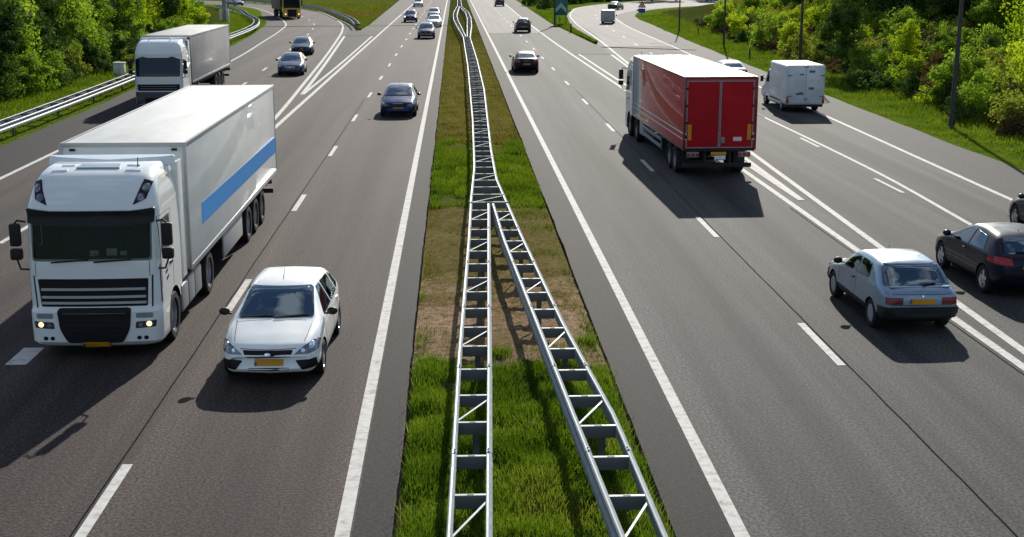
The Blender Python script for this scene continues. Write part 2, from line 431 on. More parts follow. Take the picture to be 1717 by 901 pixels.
# ---- cars: local frame, nose at y = 0 pointing to -Y, wheels on z = 0
CARS = {
 'hatch': dict(L=4.34, top=[(0,.60),(.05,.72,.05),(.4,.83),(1.05,.99,.08),(1.98,1.415,.35),(2.6,1.475,.5),(3.60,1.41,.3),(4.12,1.06,.12),(4.28,.99,.05),(4.34,.86)],
   belt=[(0,.58),(.8,.82),(1.2,.90),(4.0,.99),(4.34,.86)], bot=[(0,.24),(.2,.19),(4.1,.2),(4.34,.34)],
   W=[(0,.81),(.15,.87),(.5,.91),(1.,.92),(2.6,.92),(3.6,.90),(4.15,.83),(4.34,.74)], ax=(.86, 3.50), wr=.315, bow=.24, rbow=.16),
 'oldhatch': dict(L=4.15, top=[(0,.62),(.05,.72,.05),(.5,.80),(1.10,.93,.06),(1.85,1.34,.25),(2.5,1.39,.4),(3.28,1.355,.15),(3.88,.985,.05),(3.99,.96,.03),(4.10,.92,.03),(4.15,.80)],
   belt=[(0,.60),(.8,.78),(1.2,.86),(3.9,.90),(4.15,.78)], bot=[(0,.26),(.2,.2),(3.9,.22),(4.15,.34)],
   W=[(0,.72),(.15,.79),(.5,.82),(1.,.83),(2.6,.83),(3.6,.82),(4.0,.79),(4.15,.74)], ax=(.80, 3.36), wr=.295, bow=.16, rbow=.05, k=.20),
 'threedoor': dict(L=4.22, top=[(0,.60),(.05,.72,.05),(.5,.84),(1.15,.98,.08),(2.0,1.36,.35),(2.6,1.425,.5),(3.5,1.36,.25),(4.0,1.02,.12),(4.14,.97,.05),(4.22,.82)],
   belt=[(0,.58),(.8,.80),(1.2,.88),(4.0,.95),(4.22,.8)], bot=[(0,.22),(.2,.17),(4.,.2),(4.22,.34)],
   W=[(0,.70),(.15,.80),(.5,.865),(1.,.88),(2.6,.88),(3.6,.875),(4.0,.82),(4.22,.73)], ax=(.86, 3.44), wr=.325, bow=.25, rbow=.18),
 'sedan': dict(L=4.78, top=[(0,.58),(.05,.70,.05),(.5,.82),(1.25,.97,.08),(2.1,1.38,.4),(2.8,1.46,.6),(3.6,1.38,.4),(4.3,1.06,.15),(4.68,1.03,.06),(4.78,.88)],
   belt=[(0,.56),(.8,.80),(1.2,.88),(4.4,.97),(4.78,.85)], bot=[(0,.22),(.2,.18),(4.5,.22),(4.78,.36)],
   W=[(0,.74),(.15,.83),(.5,.90),(1.,.92),(2.8,.92),(4.1,.90),(4.6,.84),(4.78,.77)], ax=(.92, 3.65), wr=.33, bow=.28, rbow=.16),
 'mpv': dict(L=4.4, top=[(0,.66),(.05,.80,.05),(.45,.93),(1.0,1.08,.1),(1.85,1.55,.35),(2.5,1.63,.5),(3.9,1.56,.25),(4.22,1.10,.12),(4.34,1.04,.05),(4.4,.9)],
   belt=[(0,.6),(.8,.88),(1.2,.96),(4.1,1.06),(4.4,.9)], bot=[(0,.26),(.2,.22),(4.1,.24),(4.4,.36)],
   W=[(0,.74),(.15,.83),(.5,.90),(1.,.92),(2.6,.92),(3.8,.905),(4.2,.85),(4.4,.78)], ax=(.86, 3.52), wr=.33, bow=.28, rbow=.14),
}
def car_section(D, y):
    zb = D['fb'](y); zt = D['ft'](y); W = D['fw'](y); zs = min(D['fs'](y), zt-.03)
    L = D['L']; e = 0.
    for d in (y, L-y): e = max(e, float(np.interp(d, [0, .02, .05, .1, .16], [.075, .04, .018, .005, 0])))
    W -= e*.8; zb += e; zt -= e*.7; zs = min(zs, zt-.03)
    rise = max(0., zt-zs); tw = W-.03-max(.13, D.get('k', .40)*rise+.08)
    zm = zb+.42*(zs-zb)
    P = [(0, zb, 0), (W-.13, zb, .10), (W-.03, zb+.12, .08), (W, zm, .14), (W-.03, zs, .07), (tw, zt-.012, .13), (tw*.5, zt+.010, .3), (0, zt+.016, 0)]
    return subdiv(rounded(P, 4), 1)
def car_body(kind, parent, paint, trim=None):
    D = CARS[kind]; D['fb'] = prof(D['bot'], .1); D['ft'] = prof(D['top']); D['fs'] = prof(D['belt'], .2); D['fw'] = prof(D['W'], .3)
    L = D['L']; ys = sorted(set([0, .01, .025, .05, .08, .12, .16, L-.16, L-.12, L-.08, L-.05, L-.025, L-.01, L] + list(np.linspace(.2, L-.2, 64))))
    bm = bmesh.new(); rings = []
    for y in ys:
        S = car_section(D, y); ring = []
        full = [(x, z) for x, z in S] + [(-x, z) for x, z in S[-2:0:-1]]
        for x, z in full:
            yy = y
            q = min(1., abs(x)/.9)
            if y < 1.1: yy += D['bow']*q**2.4*(1-y/1.1)**1.3
            if y > L-.9: yy -= D['rbow']*q**2.4*((y-L+.9)/.9)**1.3
            ring.append(bm.verts.new((x, yy, z)))
        rings.append(ring)
    k = len(rings[0])
    for a, b in zip(rings[:-1], rings[1:]):
        for i in range(k): bm.faces.new((a[i], a[(i+1) % k], b[(i+1) % k], b[i]))
    bm.faces.new(rings[0]); bm.faces.new(rings[-1][::-1])
    bmesh.ops.remove_doubles(bm, verts=bm.verts[:], dist=2e-4)
    bmesh.ops.recalc_face_normals(bm, faces=bm.faces[:])
    if trim:
        for f in bm.faces:
            if trim(f.calc_center_median()): f.material_index = 2
    mats = [paint, M_UNDER, M_BLACK]
    o = from_bm('body', bm, mats, parent)
    c = MB(); c.mi = 1; r = D['wr']+.045
    for y in D['ax']:
        for s in (1, -1): c.cyl((s*(D['W'][3][1]-.26), y, D['wr']), (s*1.2, y, D['wr']), r, seg=36)
    boolean_cut(o, c.bm, mats)
    return o, D
def rect(x0, x1, z0, z1, r=.02): return rp([(x0, z0), (x1, z0), (x1, z1), (x0, z1)], r)
def strip(pts, wd=.012):
    out = []
    A, B = [], []
    for i, p in enumerate(pts):
        a = Vector(pts[max(0, i-1)]); b = Vector(pts[min(len(pts)-1, i+1)]); t = (b-a).normalized(); nn = Vector((-t.y, t.x))*wd/2
        A.append((p[0]+nn.x, p[1]+nn.y)); B.append((p[0]-nn.x, p[1]-nn.y))
    return A+B[::-1]
def make_car(kind, paint, spec):
    """spec: extra part outlines; common parts are fitted to the body"""
    root = empty('car'); trim = spec.get('trim')
    body, D = car_body(kind, root, paint, trim); b = bvh_of(body); L = D['L']
    G = spec.get('glass', M_GLASS)
    if spec.get('open'):
        yc = spec['open']; ws, rw = inset(spec['ws'], .03), inset(spec['rw'], .03); zf = min(p[1] for p in ws)
        cut_windows(body, [(ws, 1, -1, yc), (rw, 1, yc-.3, L+1)]+[(inset(q, .02), 0, -2, 2) for q in spec['sw']], [(-.60, .60, 1.55, yc+.75, .45, zf+.08)])
        G = M_CLEAR
        for s in (-.36, .36):
            m = MB(); m.box(s-.24, s+.24, yc-.10, yc+.04, .45, zf+.10, .06); m.box(s-.13, s+.13, yc-.06, yc+.03, zf+.13, zf+.30, .05); m.build('seat', M_SEAT, root)
        MB().box(-.55, .55, yc+.62, yc+.74, .45, zf+.12, .05).build('rear_seat', M_SEAT, root)
        MB().box(-.60, .60, 1.5, 1.66, zf-.18, zf-.04, .03).build('dashboard', M_INT, root)
        m = MB()
        for k in range(16):
            a0, a1 = k*math.pi/8, (k+1)*math.pi/8; m.cyl((.36+.18*math.cos(a0), 1.78+.06*math.sin(a0), zf-.05+.17*math.sin(a0)), (.36+.18*math.cos(a1), 1.78+.06*math.sin(a1), zf-.05+.17*math.sin(a1)), .016, seg=6)
        m.build('steering_wheel', M_BLACK, root)
    GW = M_WSCR if spec.get('open') else G
    panels('windscreen', b, [(spec['ws'], 'F')], [GW], root)
    panels('rear_window', b, [(spec['rw'], 'R')], [GW], root)
    for s, axn in ((-1, 'L'), (1, 'S')):
        for poly in spec['sw']: panels('side_window', b, [(poly, axn)], [G if spec.get('open') else spec.get('sglass', G)], root, thick=.012)
        if 'mirror' in spec:
            y, z = spec['mirror']; m = MB(); W = D['fw'](y)-.03
            m.box(s*(W-.02), s*(W+.10), y-.03, y+.03, z-.02, z+.015, .008)
            m.ball((s*(W+.12), y, z+.04), (.105, .075, .075), 14)
            m.build('wing_mirror', spec.get('mirmat', paint), root)
        if spec.get('seams'):
            panels('door', b, [(strip(q, .014), axn) for q in spec['seams']], [M_BLACK], root, d=.002, thick=.004)
        if spec.get('handles'):
            for (y, z) in spec['handles']:
                panels('door_handle', b, [(rect(y-.085, y+.085, z-.018, z+.018, .015), axn)], [spec.get('hmat', paint)], root, d=.028, thick=.03)
        if spec.get('rubstrip'):
            panels('side_moulding', b, [(q, axn) for q in spec['rubstrip']], [M_BLACK], root, d=.012, thick=.016)
    for key, nm, mt in (('hl', 'headlight', [M_LAMP, M_LITW, M_LAMPD]), ('fog', 'fog_light', [M_GRILLE, M_LITW, M_LAMPD])):
        for poly in spec.get(key, []):
            for q in (poly, mir(poly)):
                o = panels(nm, b, [(q, 'F')], mt, root, thick=.02, d=.012)
        if key == 'hl' and spec.get('bulb'):
            hl = [o for o in root.children if o.name.split('.')[0] == 'headlight']
            for i, (x, z, r) in enumerate(spec['bulb']):
                for s, h in ((1, hl[0]), (-1, hl[1])):
                    panels('bulb', b, [(rp([(s*x+r*math.cos(a), z+r*math.sin(a)) for a in np.linspace(0, 6.283, 12, endpoint=False)], 0), 'F')], [spec.get('bulbmat', M_LAMPD)], h, d=.016, thick=.008)
    for poly in spec.get('gr', []): panels('grille', b, [(poly, 'F')], [M_GRILLE], root, thick=.02)
    if 'grbars' in spec: panels('grille_bar', b, [(p, 'F') for p in spec['grbars']], [M_CHROME], root, d=.016, thick=.01)
    if 'badge' in spec:
        (p, axn) = spec['badge']; panels('badge', b, [(p, axn)], [M_CHROME], root, d=.02, thick=.014)
    for poly in spec.get('tl', []):
        for q in (poly, mir(poly)): panels('tail_light', b, [(q, 'R')], [spec.get('tailmat', M_TAIL)], root, d=.010, thick=.02)
    for poly in spec.get('rearpan', []): panels('tail_panel', b, [(poly, 'R')], [M_BLACK], root, d=.004, thick=.01)
    if 'plate' in spec:
        axn, z, h = spec['plate']
        panels('number_plate', b, [(rect(-.26, .26, z, z+h, .01), axn), (rect(-.258 if axn == 'F' else .212, -.212 if axn == 'F' else .258, z+.003, z+h-.003, .004), axn, 1)], [M_PLATE, M_PLATEB], root, d=.014, thick=.012)
    if 'wiper' in spec:
        panels('wiper', b, [(strip(q, .018), ax_) for q, ax_ in spec['wiper']], [M_UNDER], root, d=.022, thick=.012)
    if 'lines' in spec:
        panels('panel_gap', b, [(strip(q, .011), ax_) for q, ax_ in spec['lines']], [M_BLACK], root, d=.0015, thick=.004)
    if 'antenna' in spec:
        y, z, l = spec['antenna']; MB().cyl((0, y, z), (0, y+l*.75, z+l*.6), .007, .004, 6).build('antenna', M_BLACK, root)
    if 'spoiler' in spec:
        y, z, hw = spec['spoiler']; MB().box(-hw, hw, y-.06, y+.05, z-.012, z+.02, .012).build('spoiler', spec.get('spmat', paint), root)
    if 'bumper' in spec:
        panels('bumper', b, [(p, a) for p, a in spec['bumper']], [M_BLACK], root, d=.03, thick=.05, res=.06)
    for y in D['ax']:
        for s in (1, -1): add_wheel(root, s*(D['fw'](y)-.115), y, D['wr'], .2, spec.get('rim', 'alloy'), s)
    return root
def place(root, name, label, loc, rz, cat='car', group=None):
    root.name = name; root.location = loc; root.rotation_euler = (0, 0, rz); tag(root, label, cat, group); return root

SPEC_HATCH = dict(
  ws=rp([(-.71,1.005),(.71,1.005),(.59,1.395),(-.59,1.395)], .06), rw=rp([(-.60,1.07),(.60,1.07),(.52,1.36),(-.52,1.36)], .05),
  sw=[rp([(1.42,.965),(2.32,.985),(2.32,1.375),(2.02,1.36)], .03), rp([(2.40,.985),(3.25,1.0),(3.22,1.34),(2.40,1.375)], .03), rp([(3.33,1.01),(3.72,1.06),(3.62,1.24),(3.33,1.33)], .03)],
  mirror=(1.38, 1.0), seams=[[(2.36,.97),(2.36,.30)],[(1.22,.90),(1.26,.30)],[(3.3,.98),(3.2,.6),(3.05,.35)]], handles=[(2.2,.86),(3.12,.88)],
  hl=[rp([(.46,.585),(.70,.572),(.87,.605),(.885,.735),(.80,.765),(.64,.72)], .02)], gr=[rp([(-.45,.665),(.45,.665),(.39,.51),(-.39,.51)], .03), rect(-.36,.36,.285,.325,.015)],
  fog=[rp([(.47,.45),(.84,.48),(.86,.30),(.60,.285)], .03)], bulb=[(.76,.70,.05),(.62,.645,.035)], badge=(rp([(-.075,.60),(0,.568),(.075,.60),(0,.632)], .05), 'F'),
  plate=('F', .36, .115), tl=[rp([(.60,.75),(.80,.75),(.74,1.0),(.58,1.0)], .03)],
  wiper=[([(-.66,1.015),(-.05,1.04)], 'F'), ([(-.02,1.015),(.60,1.045)], 'F')], antenna=(2.1, 1.48, .38),
  lines=[([(.60,.70),(.66,.85),(.70,.97)], 'F'), ([(-.60,.70),(-.66,.85),(-.70,.97)], 'F'), ([(-.5,.685),(0,.675),(.5,.685)], 'F')])
# ---------------------------------------------------------------- the lie of the land
Y0 = -90.0    # the road runs on under and behind the camera
YN = 4.0      # fine detail starts here
L_OUT = [(-19.0,Y0),(-19.1,55.5),(-19.6,75),(-20.2,95),(-21.2,124),(-23.0,155),(-25.7,182.5),(-29.1,202.4),(-35.2,236.7),(-41,254.7),(-52,275),(-75,300),(-110,320)]   # outer edge of the left asphalt
R_OUT = [(21.0,Y0),(21.05,47),(21.75,74),(23.5,124),(25.6,169),(27.5,200),(31.0,220),(41.9,246),(60,268),(90,290)]   # outer edge of the right asphalt
GORE_L = [(-11.7,158),(-13.1,171),(-17.2,195.4),(-21.9,221.4),(-26.8,239),(-36,266),(-50,292),(-75,318)]  # inner grass boundary of the left loop
GORE_R = [(13.93,128.5),(14.4,164.5),(17.5,208),(22,241),(30,268),(49,300),(80,322)]
def line_x(pts, y):
    ys = [p[1] for p in pts]; xs = [p[0] for p in pts]; return np.interp(y, ys, xs)
def ground_z(x, y):
    dr = x-line_x(R_OUT, y); dl = line_x(L_OUT, y)-x
    zr = np.clip((dr-3.5)*.16, 0, 3.2)+.30*np.sin(x*.31+y*.17)*np.clip((dr-5)/6, 0, 1)+.25*np.sin(x*.13-y*.23)*np.clip((dr-5)/6, 0, 1)
    zl = np.clip((dl-6)*.06, 0, 2.0)+.25*np.sin(x*.27+y*.21)*np.clip((dl-7)/6, 0, 1)
    return -.06+zr+zl
gx = np.concatenate([[-2500,-1200,-600,-300,-200,-150], np.arange(-120, 131, 1.5), [150,200,300,600,1200,2500]])
gy = np.concatenate([[-400,-150,-60], np.arange(-20, 340, 2.5), [360,400,500,800,1500,3000]])
GX, GY = np.meshgrid(gx, gy); GZ = ground_z(GX, GY)
V = np.stack([GX, GY, GZ], -1).reshape(-1, 3); nx = len(gx); F = []
for j in range(len(gy)-1):
    for i in range(nx-1): F.append((j*nx+i, j*nx+i+1, (j+1)*nx+i+1, (j+1)*nx+i))
me = bpy.data.meshes.new('ground'); me.from_pydata(V.tolist(), [], F); me.shade_smooth()
M_GROUND = mat('rough_grass_ground', (.06,.07,.02), 1., spec=0.); n = N(M_GROUND); p = n.geo()
a = n.noise(p, .18, 6, .65); b_ = n.noise(p, 2.2, 6, .7); c_ = n.noise(p, 14, 4, .7)
col = n.ramp(a, [(.36, (.052,.088,.012)), (.5, (.072,.085,.018)), (.62, (.085,.070,.030)), (.75, (.050,.040,.022))])
col = n.mix(.8, col, n.ramp(b_, [(.3, (.35,)*3), (.7, (1.5,)*3)]), 'MULTIPLY'); col = n.mix(.7, col, n.ramp(c_, [(.3, (.4,)*3), (.7, (1.5,)*3)]), 'MULTIPLY')
n.color(col); n.normal(n.bump(n.math('ADD', b_, c_), .8, .15)); me.materials.append(M_GROUND)
tag(link('ground', me), kind='structure')

# verges of mown grass, laid just above the ground and beside the asphalt
def lime_grass(name, stops):
    m = mat(name, (.08,.13,.02), 1., spec=0.); n = N(m); p = n.geo()
    a = n.noise(p, .7, 6, .7); f = n.noise(p, 16, 5, .75); k = n.noise(n.mapping(p, (3, .6, 1)), 3, 4, .6)
    col = n.ramp(a, stops); col = n.mix(.85, col, n.ramp(f, [(.3, (.35,)*3), (.7, (1.6,)*3)]), 'MULTIPLY')
    col = n.mix(.5, col, n.ramp(k, [(.35, (.6,)*3), (.65, (1.3,)*3)]), 'MULTIPLY')
    n.color(col); n.normal(n.bump(n.math('ADD', f, a), .9, .08)); return m
M_VERGE = lime_grass('verge_grass', [(.30, (.075,.072,.022)), (.45, (.10,.155,.018)), (.65, (.145,.215,.022)), (.8, (.10,.12,.03))])
M_GOREG = lime_grass('gore_grass', [(.30, (.105,.075,.026)), (.45, (.095,.105,.022)), (.6, (.09,.140,.018)), (.8, (.09,.075,.03))])
def strip_poly(A, B): return [[A[i], A[i+1], B[i+1], B[i]] for i in range(len(A)-1)]
def off(pts, d): return [(x+d, y) for x, y in pts]
SL = smoothline(L_OUT, 3); SR = smoothline(R_OUT, 3)
rnd = random.Random(4)
def ragged(pts, a, d=1.): return [(x+rnd.uniform(-a, a)*d, y) for x, y in pts]
quads('verge', strip_poly(ragged(off(SR, -.10), .09), ragged(off(SR, 4.0), .5)), M_VERGE, .006)
quads('verge', strip_poly(ragged(off(SL, -5.6), .5), ragged(off(SL, .10), .09)), M_VERGE, .006)
gl = smoothline(GORE_L, 3); far = [(-9.9,158),(-10.6,172)]
sheet('gore_grass', [[(-11.4,157)] + gl + [(-75,340),(-12.4,340),(-12.3,303),(-11.0,172.5)]], M_GOREG, .006)
gr = smoothline(GORE_R, 3)
sheet('gore_grass', [[(13.6,127)] + gr + [(80,345),(14.2,345),(13.9,303),(12.8,175)]], M_VERGE, .006)

# ---------------------------------------------------------------- asphalt
SPL = [p for p in SL]; 
gl_out = [(-11.5,157)]+gl
# left carriageway, from the median to the outer edge; the loop leaves to the left
sheet('road', [[(-.87,Y0),(-.87,345),(-12.4,345),(-12.3,303),(-11.0,172.5),(-11.5,157)]+gl[1:]+[(-80,322),(-110,330),(-115,322)]+SL[::-1]], M_ASPH_L, 0.)
sheet('road', [[(2.83,Y0),(21.0,Y0)]+SR[1:]+[(92,296),(82,320)]+gr[::-1]+[(12.8,175),(13.9,303),(14.2,345),(3.3,345)]], M_ASPH_R, 0.)
# darker shoulders and newer surfaces, each a thin layer on top
quads('road_shoulder', strip_poly([(-1.42,Y0),(-1.42,345)], [(-.90,Y0),(-.90,345)]), M_ASPH_S, .004)
quads('road_shoulder', strip_poly([(2.86,Y0),(2.86,345)], [(3.64,Y0),(3.6,345)]), M_ASPH_S, .004)
LL_ = [(-16.15,Y0),(-16.2,50),(-16.5,75),(-17.7,103.3),(-18.2,115.5),(-19.2,134),(-20.3,154),(-21.8,173),(-23.5,184.4),(-27.8,207.3),(-32.7,230),(-38.5,251),(-50,271),(-72,295)]
RS_ = [(17.55,Y0),(17.9,40),(18.65,64.5),(19.3,90),(20.3,116),(22.6,180),(24.6,203),(28,219),(37,241),(57,266)]
sl2 = smoothline(LL_, 3); sr2 = smoothline(RS_, 3)
def match(A, B):
    ys = [p[1] for p in B]; xs = [p[0] for p in B]; return [(float(np.interp(y, ys, xs)), y) for x, y in A]
quads('road_shoulder', strip_poly([(x+.06, y) for x, y in SL if YN < y < 250], match([q for q in SL if YN < q[1] < 250], off(sl2, -.12))), M_ASPH_S, .004)
quads('road_shoulder', strip_poly(match([q for q in SR if YN < q[1] < 240], off(sr2, .12)), [(x-.06, y) for x, y in SR if YN < y < 240]), M_ASPH_D, .004)
# dark infill of the left gore nose and the grey one on the right
sheet('road_shoulder', [[(-9.05,78),(-9.7,92),(-11.8,140),(-12.4,157),(-10.6,157),(-8.6,157),(-8.5,130)]], M_ASPH_S, .004)
sheet('road_shoulder', [[(-8.35,157),(-10.2,157),(-11.0,172.5),(-12.2,303),(-8.3,303)]], M_ASPH_D, .004)
sheet('road_shoulder', [[(10.55,86),(12.9,92),(13.3,113),(10.5,113)]], M_ASPH_D, .004)
sheet('road_shoulder', [[(10.35,113.2),(13.4,113.2),(13.9,128),(12.75,175),(13.8,303),(10.45,303),(9.95,170)]], M_ASPH_S, .004)
# paler concrete-like surface further along the right slip road
pale = [q for q in sr2 if q[1] > 124]; gin = [(13.9,124),(14.9,135),(16.4,180.7),(18.0,205),(20,224.7),(23.8,248),(30,264),(48,296)]
A_ = smoothline(gin, 3)
sheet('road', [[(q[0]+.1, q[1]) for q in A_]+[(78,300),(70,275)]+[(q[0]-.1, q[1]) for q in pale[::-1]]], M_ASPH_P, .003)
sheet('road', [[(3.9,150),(10.0,150),(10.3,303),(3.9,303)]], M_ASPH_P, .003)

# ---------------------------------------------------------------- painted markings
def dashes(x, y_first, n_, period=12.0, ln=3.0, wd=.16, x1=None):
    out = []
    for k in range(n_):
        y = y_first+k*period
        out.append([(x-wd/2, y-ln), (x+wd/2, y-ln), (x+wd/2, y), (x-wd/2, y)])
    return out
ZP = .009
quads('edge_line', ribbon([(-1.55,Y0),(-1.55,345)], .20, 30), M_PAINT, ZP)
quads('edge_line', ribbon([(3.77,Y0),(3.72,60),(3.66,345)], .20, 30), M_PAINT, ZP)
quads('edge_line', ribbon(LL_, .20), M_PAINT, ZP)
quads('edge_line', ribbon(RS_, .20), M_PAINT, ZP)
quads('lane_dashes', dashes(-5.0, 18.8, 27), M_PAINT, ZP)
quads('lane_dashes', dashes(7.24, 26.3, 27), M_PAINT, ZP)
# left gore: slip road line, chevron lines, main line
quads('edge_line', ribbon([(-8.75,58),(-8.93,64.7),(-9.73,85.3),(-10.4,101.7),(-11.66,128.6),(-13.28,157.9),(-14.3,170.8),(-16.5,188.2),(-19.5,207),(-22.6,223.6),(-27,239.7),(-34.6,266),(-50,300)], .22), M_PAINT, ZP)
quads('edge_line', ribbon([(-8.44,58),(-8.42,100),(-8.2,345)], .22, 20), M_PAINT, ZP)
quads('gore_line', ribbon([(-9.0,77.6),(-9.3,85.3),(-11.9,144.2)], .24), M_PAINT, ZP+.003)
quads('gore_line', ribbon([(-8.95,77.6),(-8.85,100),(-8.92,144)], .20), M_PAINT, ZP+.006)
# weaving block marking and slip lane dashes on the left
quads('block_dashes', [[(-8.55,24.0),(-8.15,24.0),(-8.15,25.15),(-8.55,25.15)]]+[[(-8.55,24.0-2*k),(-8.15,24.0-2*k),(-8.15,25.15-2*k),(-8.55,25.15-2*k)] for k in (3,6)]+[[(-8.6,24.0+6*k),(-8.3,24.0+6*k),(-8.3,26+6*k),(-8.6,26+6*k)] for k in range(1,6)], M_PAINT, ZP)
quads('lane_dashes', dashes(-12.40, 38.3, 1)+[[(-12.55,47),(-12.40,47),(-12.45,50),(-12.6,50)]]+[[(-12.75,59),(-12.6,59),(-12.65,62),(-12.8,62)]]+[[(-13.15,71),(-13.0,71),(-13.1,74),(-13.25,74)]], M_PAINT, ZP)
cen = smoothline([(-13.45,83),(-13.9,96),(-14.9,120),(-16.0,143),(-16.8,156.5),(-17.8,169.3),(-19.06,180.2),(-20.8,190.5),(-24,207),(-28.5,225)], 3)
q = ribbon(cen, .18, smooth=False); quads('lane_dashes', [f for i, f in enumerate(q) if i % 4 == 0], M_PAINT, ZP)
# right: gore lines and the parallel lines between the lanes
quads('edge_line', ribbon([(10.75,Y0),(10.62,30),(10.62,46.9),(10.5,70),(10.38,80),(9.9,130),(9.86,169.8),(10.3,273),(10.5,345)], .20), M_PAINT, ZP)
quads('edge_line', ribbon([(11.0,Y0),(11.07,24),(11.35,33.4),(11.75,46),(12.2,60),(12.75,85),(13.35,99.4),(14.8,134.8),(16.35,180.7),(17.93,205.3),(20.0,224.7),(23.8,248),(29.5,263.7),(48,296)], .20), M_PAINT, ZP)
quads('gore_line', ribbon([(10.66,113.4),(10.83,85.8),(11.05,60),(11.1,41)], .20), M_PAINT, ZP+.003)
quads('gore_line', ribbon([(13.39,112.5),(12.6,85.8),(11.6,60),(11.12,41)], .20), M_PAINT, ZP+.006)
quads('edge_line', ribbon([(14.75,Y0),(15.0,37),(15.35,44.6),(15.45,55),(15.42,66),(15.6,85),(16.0,100)], .16), M_PAINT, ZP)
quads('lane_dashes', [[(x-.07-.25,y-3),(x+.07-.25,y-3),(x+.07-.25,y),(x-.07-.25,y)] for x, y in ((14.9,21),(15.0,33.3),(15.12,45.3),(15.4,56.6),(15.62,67.5),(15.9,79))], M_PAINT, ZP)
cen = smoothline([(17.0,112),(17.73,132.5),(18.2,143),(18.6,153.5),(19.2,166),(20.3,185),(22.5,210),(28,235)], 3)
q = ribbon(cen, .18, smooth=False); quads('lane_dashes', [f for i, f in enumerate(q) if i % 4 == 0], M_PAINT, ZP)
# tarry joints between the paving lanes, asphalt lips with painted shadow along the median, crossing joints
def wobble(x, y0, y1, a=.025, st=.35):
    r = random.Random(int(x*100)); out = []; y = y0; dx = 0
    while y < y1: dx = dx*.8+r.uniform(-a, a); out.append((x+dx, y)); y += st
    return out
quads('joint_and_shade_line', ribbon(wobble(-5.13, YN, 75, .006), .02, smooth=False)+ribbon(wobble(7.36, YN, 80, .006), .016, smooth=False)+ribbon(wobble(10.42, YN, 40, .006), .018, smooth=False), M_TARSHADE, .013)
quads('joint_and_shade_line', ribbon(wobble(-.87, YN, 200, .012), .035, smooth=False)+ribbon(wobble(2.84, YN, 200, .012), .035, smooth=False), M_TARSHADE, .012)  # thin dark strips in place of the shadow at the asphalt drop
quads('joint_and_shade_line', [[(-28,167.2),(-.9,169.8),(-.9,170.5),(-28,168)], [(10.3,113),(14,113),(14,113.2),(10.3,113.2)], [(13.6,123),(21.8,118),(21.8,118.6),(14,123.8)], [(-8.5,144.6),(-12,144.6),(-12,144.9),(-8.5,144.9)]], M_TARSHADE, .012)
quads('joint_and_shade_line', [[(3.9,149.6),(9.9,149.6),(9.9,149.8),(3.9,149.8)]], M_ASPH_S, .012)

# ---------------------------------------------------------------- the median strip
mxs = np.linspace(-.86, 2.82, 60); mys = np.concatenate([np.arange(-90, 4, 4.), np.arange(YN, 60, .10), np.arange(60, 200, .8), [260, 345]])
MX, MY = np.meshgrid(mxs, mys); rs = np.random.RandomState(3)
e = np.minimum(MX+.86, 2.82-MX); dirt = (np.clip((MY-22.5)/1.2, 0, 1)*np.clip((41-MY)/2, 0, 1))
MZ = -.03+.05*np.clip(e/.5, 0, 1)+rs.rand(*MX.shape)*.025*(.35+dirt)+.03*np.sin(MX*3+MY*1.7)*np.sin(MY*.9-MX*2.1)*np.clip(e/.4, 0, 1)
V = np.stack([MX, MY, MZ], -1).reshape(-1, 3); nx = len(mxs)
F = [(j*nx+i, j*nx+i+1, (j+1)*nx+i+1, (j+1)*nx+i) for j in range(len(mys)-1) for i in range(nx-1)]
me = bpy.data.meshes.new('median'); me.from_pydata(V.tolist(), [], F); me.shade_smooth()
M_MED = mat('median_soil', (.2,.15,.1), 1., spec=0.); n = N(M_MED); p = n.geo()
xyz = n.sep(p); warp = n.noise(p, 1.1, 5, .65); fine = n.noise(p, 24, 5, .75); mid = n.noise(p, 5, 5, .7)
yy = n.math('ADD', xyz[1], n.math('MULTIPLY', n.math('SUBTRACT', warp, .5), 11.0))
t = n.math('DIVIDE', yy, 140.)
G1, DI, MO, G2, OL = (.045,.065,.014), (.42,.29,.20), (.21,.165,.07), (.085,.135,.016), (.19,.165,.045)
zone = n.ramp(t, [(22.6/140, G1), (23.6/140, DI), (28/140, DI), (31/140, MO), (40/140, MO), (41/140, G2), (53/140, G2), (56/140, OL), (.9, OL), (1., G1)])
tuft = n.ramp(mid, [(.46, (0,0,0)), (.62, (1,1,1))])
big = n.ramp(n.noise(p, .55, 4, .6), [(.45, (0,0,0)), (.6, (1,1,1))])
zone = n.mix(n.math('MULTIPLY', big, .55), zone, (.16,.12,.05))
zone = n.mix(n.math('MULTIPLY', tuft, .6), zone, (.075,.090,.018))
zone = n.mix(.85, zone, n.ramp(fine, [(.28, (.35,)*3), (.72, (1.55,)*3)]), 'MULTIPLY')
n.color(zone); n.normal(n.bump(n.math('ADD', fine, mid), 1., .06)); me.materials.append(M_MED)
tag(link('median', me), kind='structure')
# ---------------------------------------------------------------- steel ladder barriers
def unit_meshes():
    m = MB()
    m.box(-.5, .5, -.024, .030, .742, .756); m.mi = 1; m.box(-.5, .5, -.020, -.012, .575, .742)      # top flange and web
    m.box(-.5, .5, -.02, .030, .565, .575)
    sp = m.build('spacer', [M_STEEL, M_WEB]); a = sp.data; bpy.data.objects.remove(sp)
    m = MB(); m.box(-.22, .22, -.018, .018, .7565, .7575); o = m.build('slot', M_CHASSIS); slot = o.data; bpy.data.objects.remove(o)
    m = MB(); m.box(-.05, .05, -.004, .004, -.3, .56); m.box(-.05, -.043, -.02, .02, -.3, .56); m.box(.043, .05, -.02, .02, -.3, .56)
    o = m.build('post', M_WEB); b = o.data; bpy.data.objects.remove(o)
    m = MB(); m.box(0, 1, -.016, .016, .715, .73); o = m.build('brace', M_STEEL); c = o.data; bpy.data.objects.remove(o)
    return a, b, c, slot
U_SP, U_POST, U_BR, U_SLOT = unit_meshes()
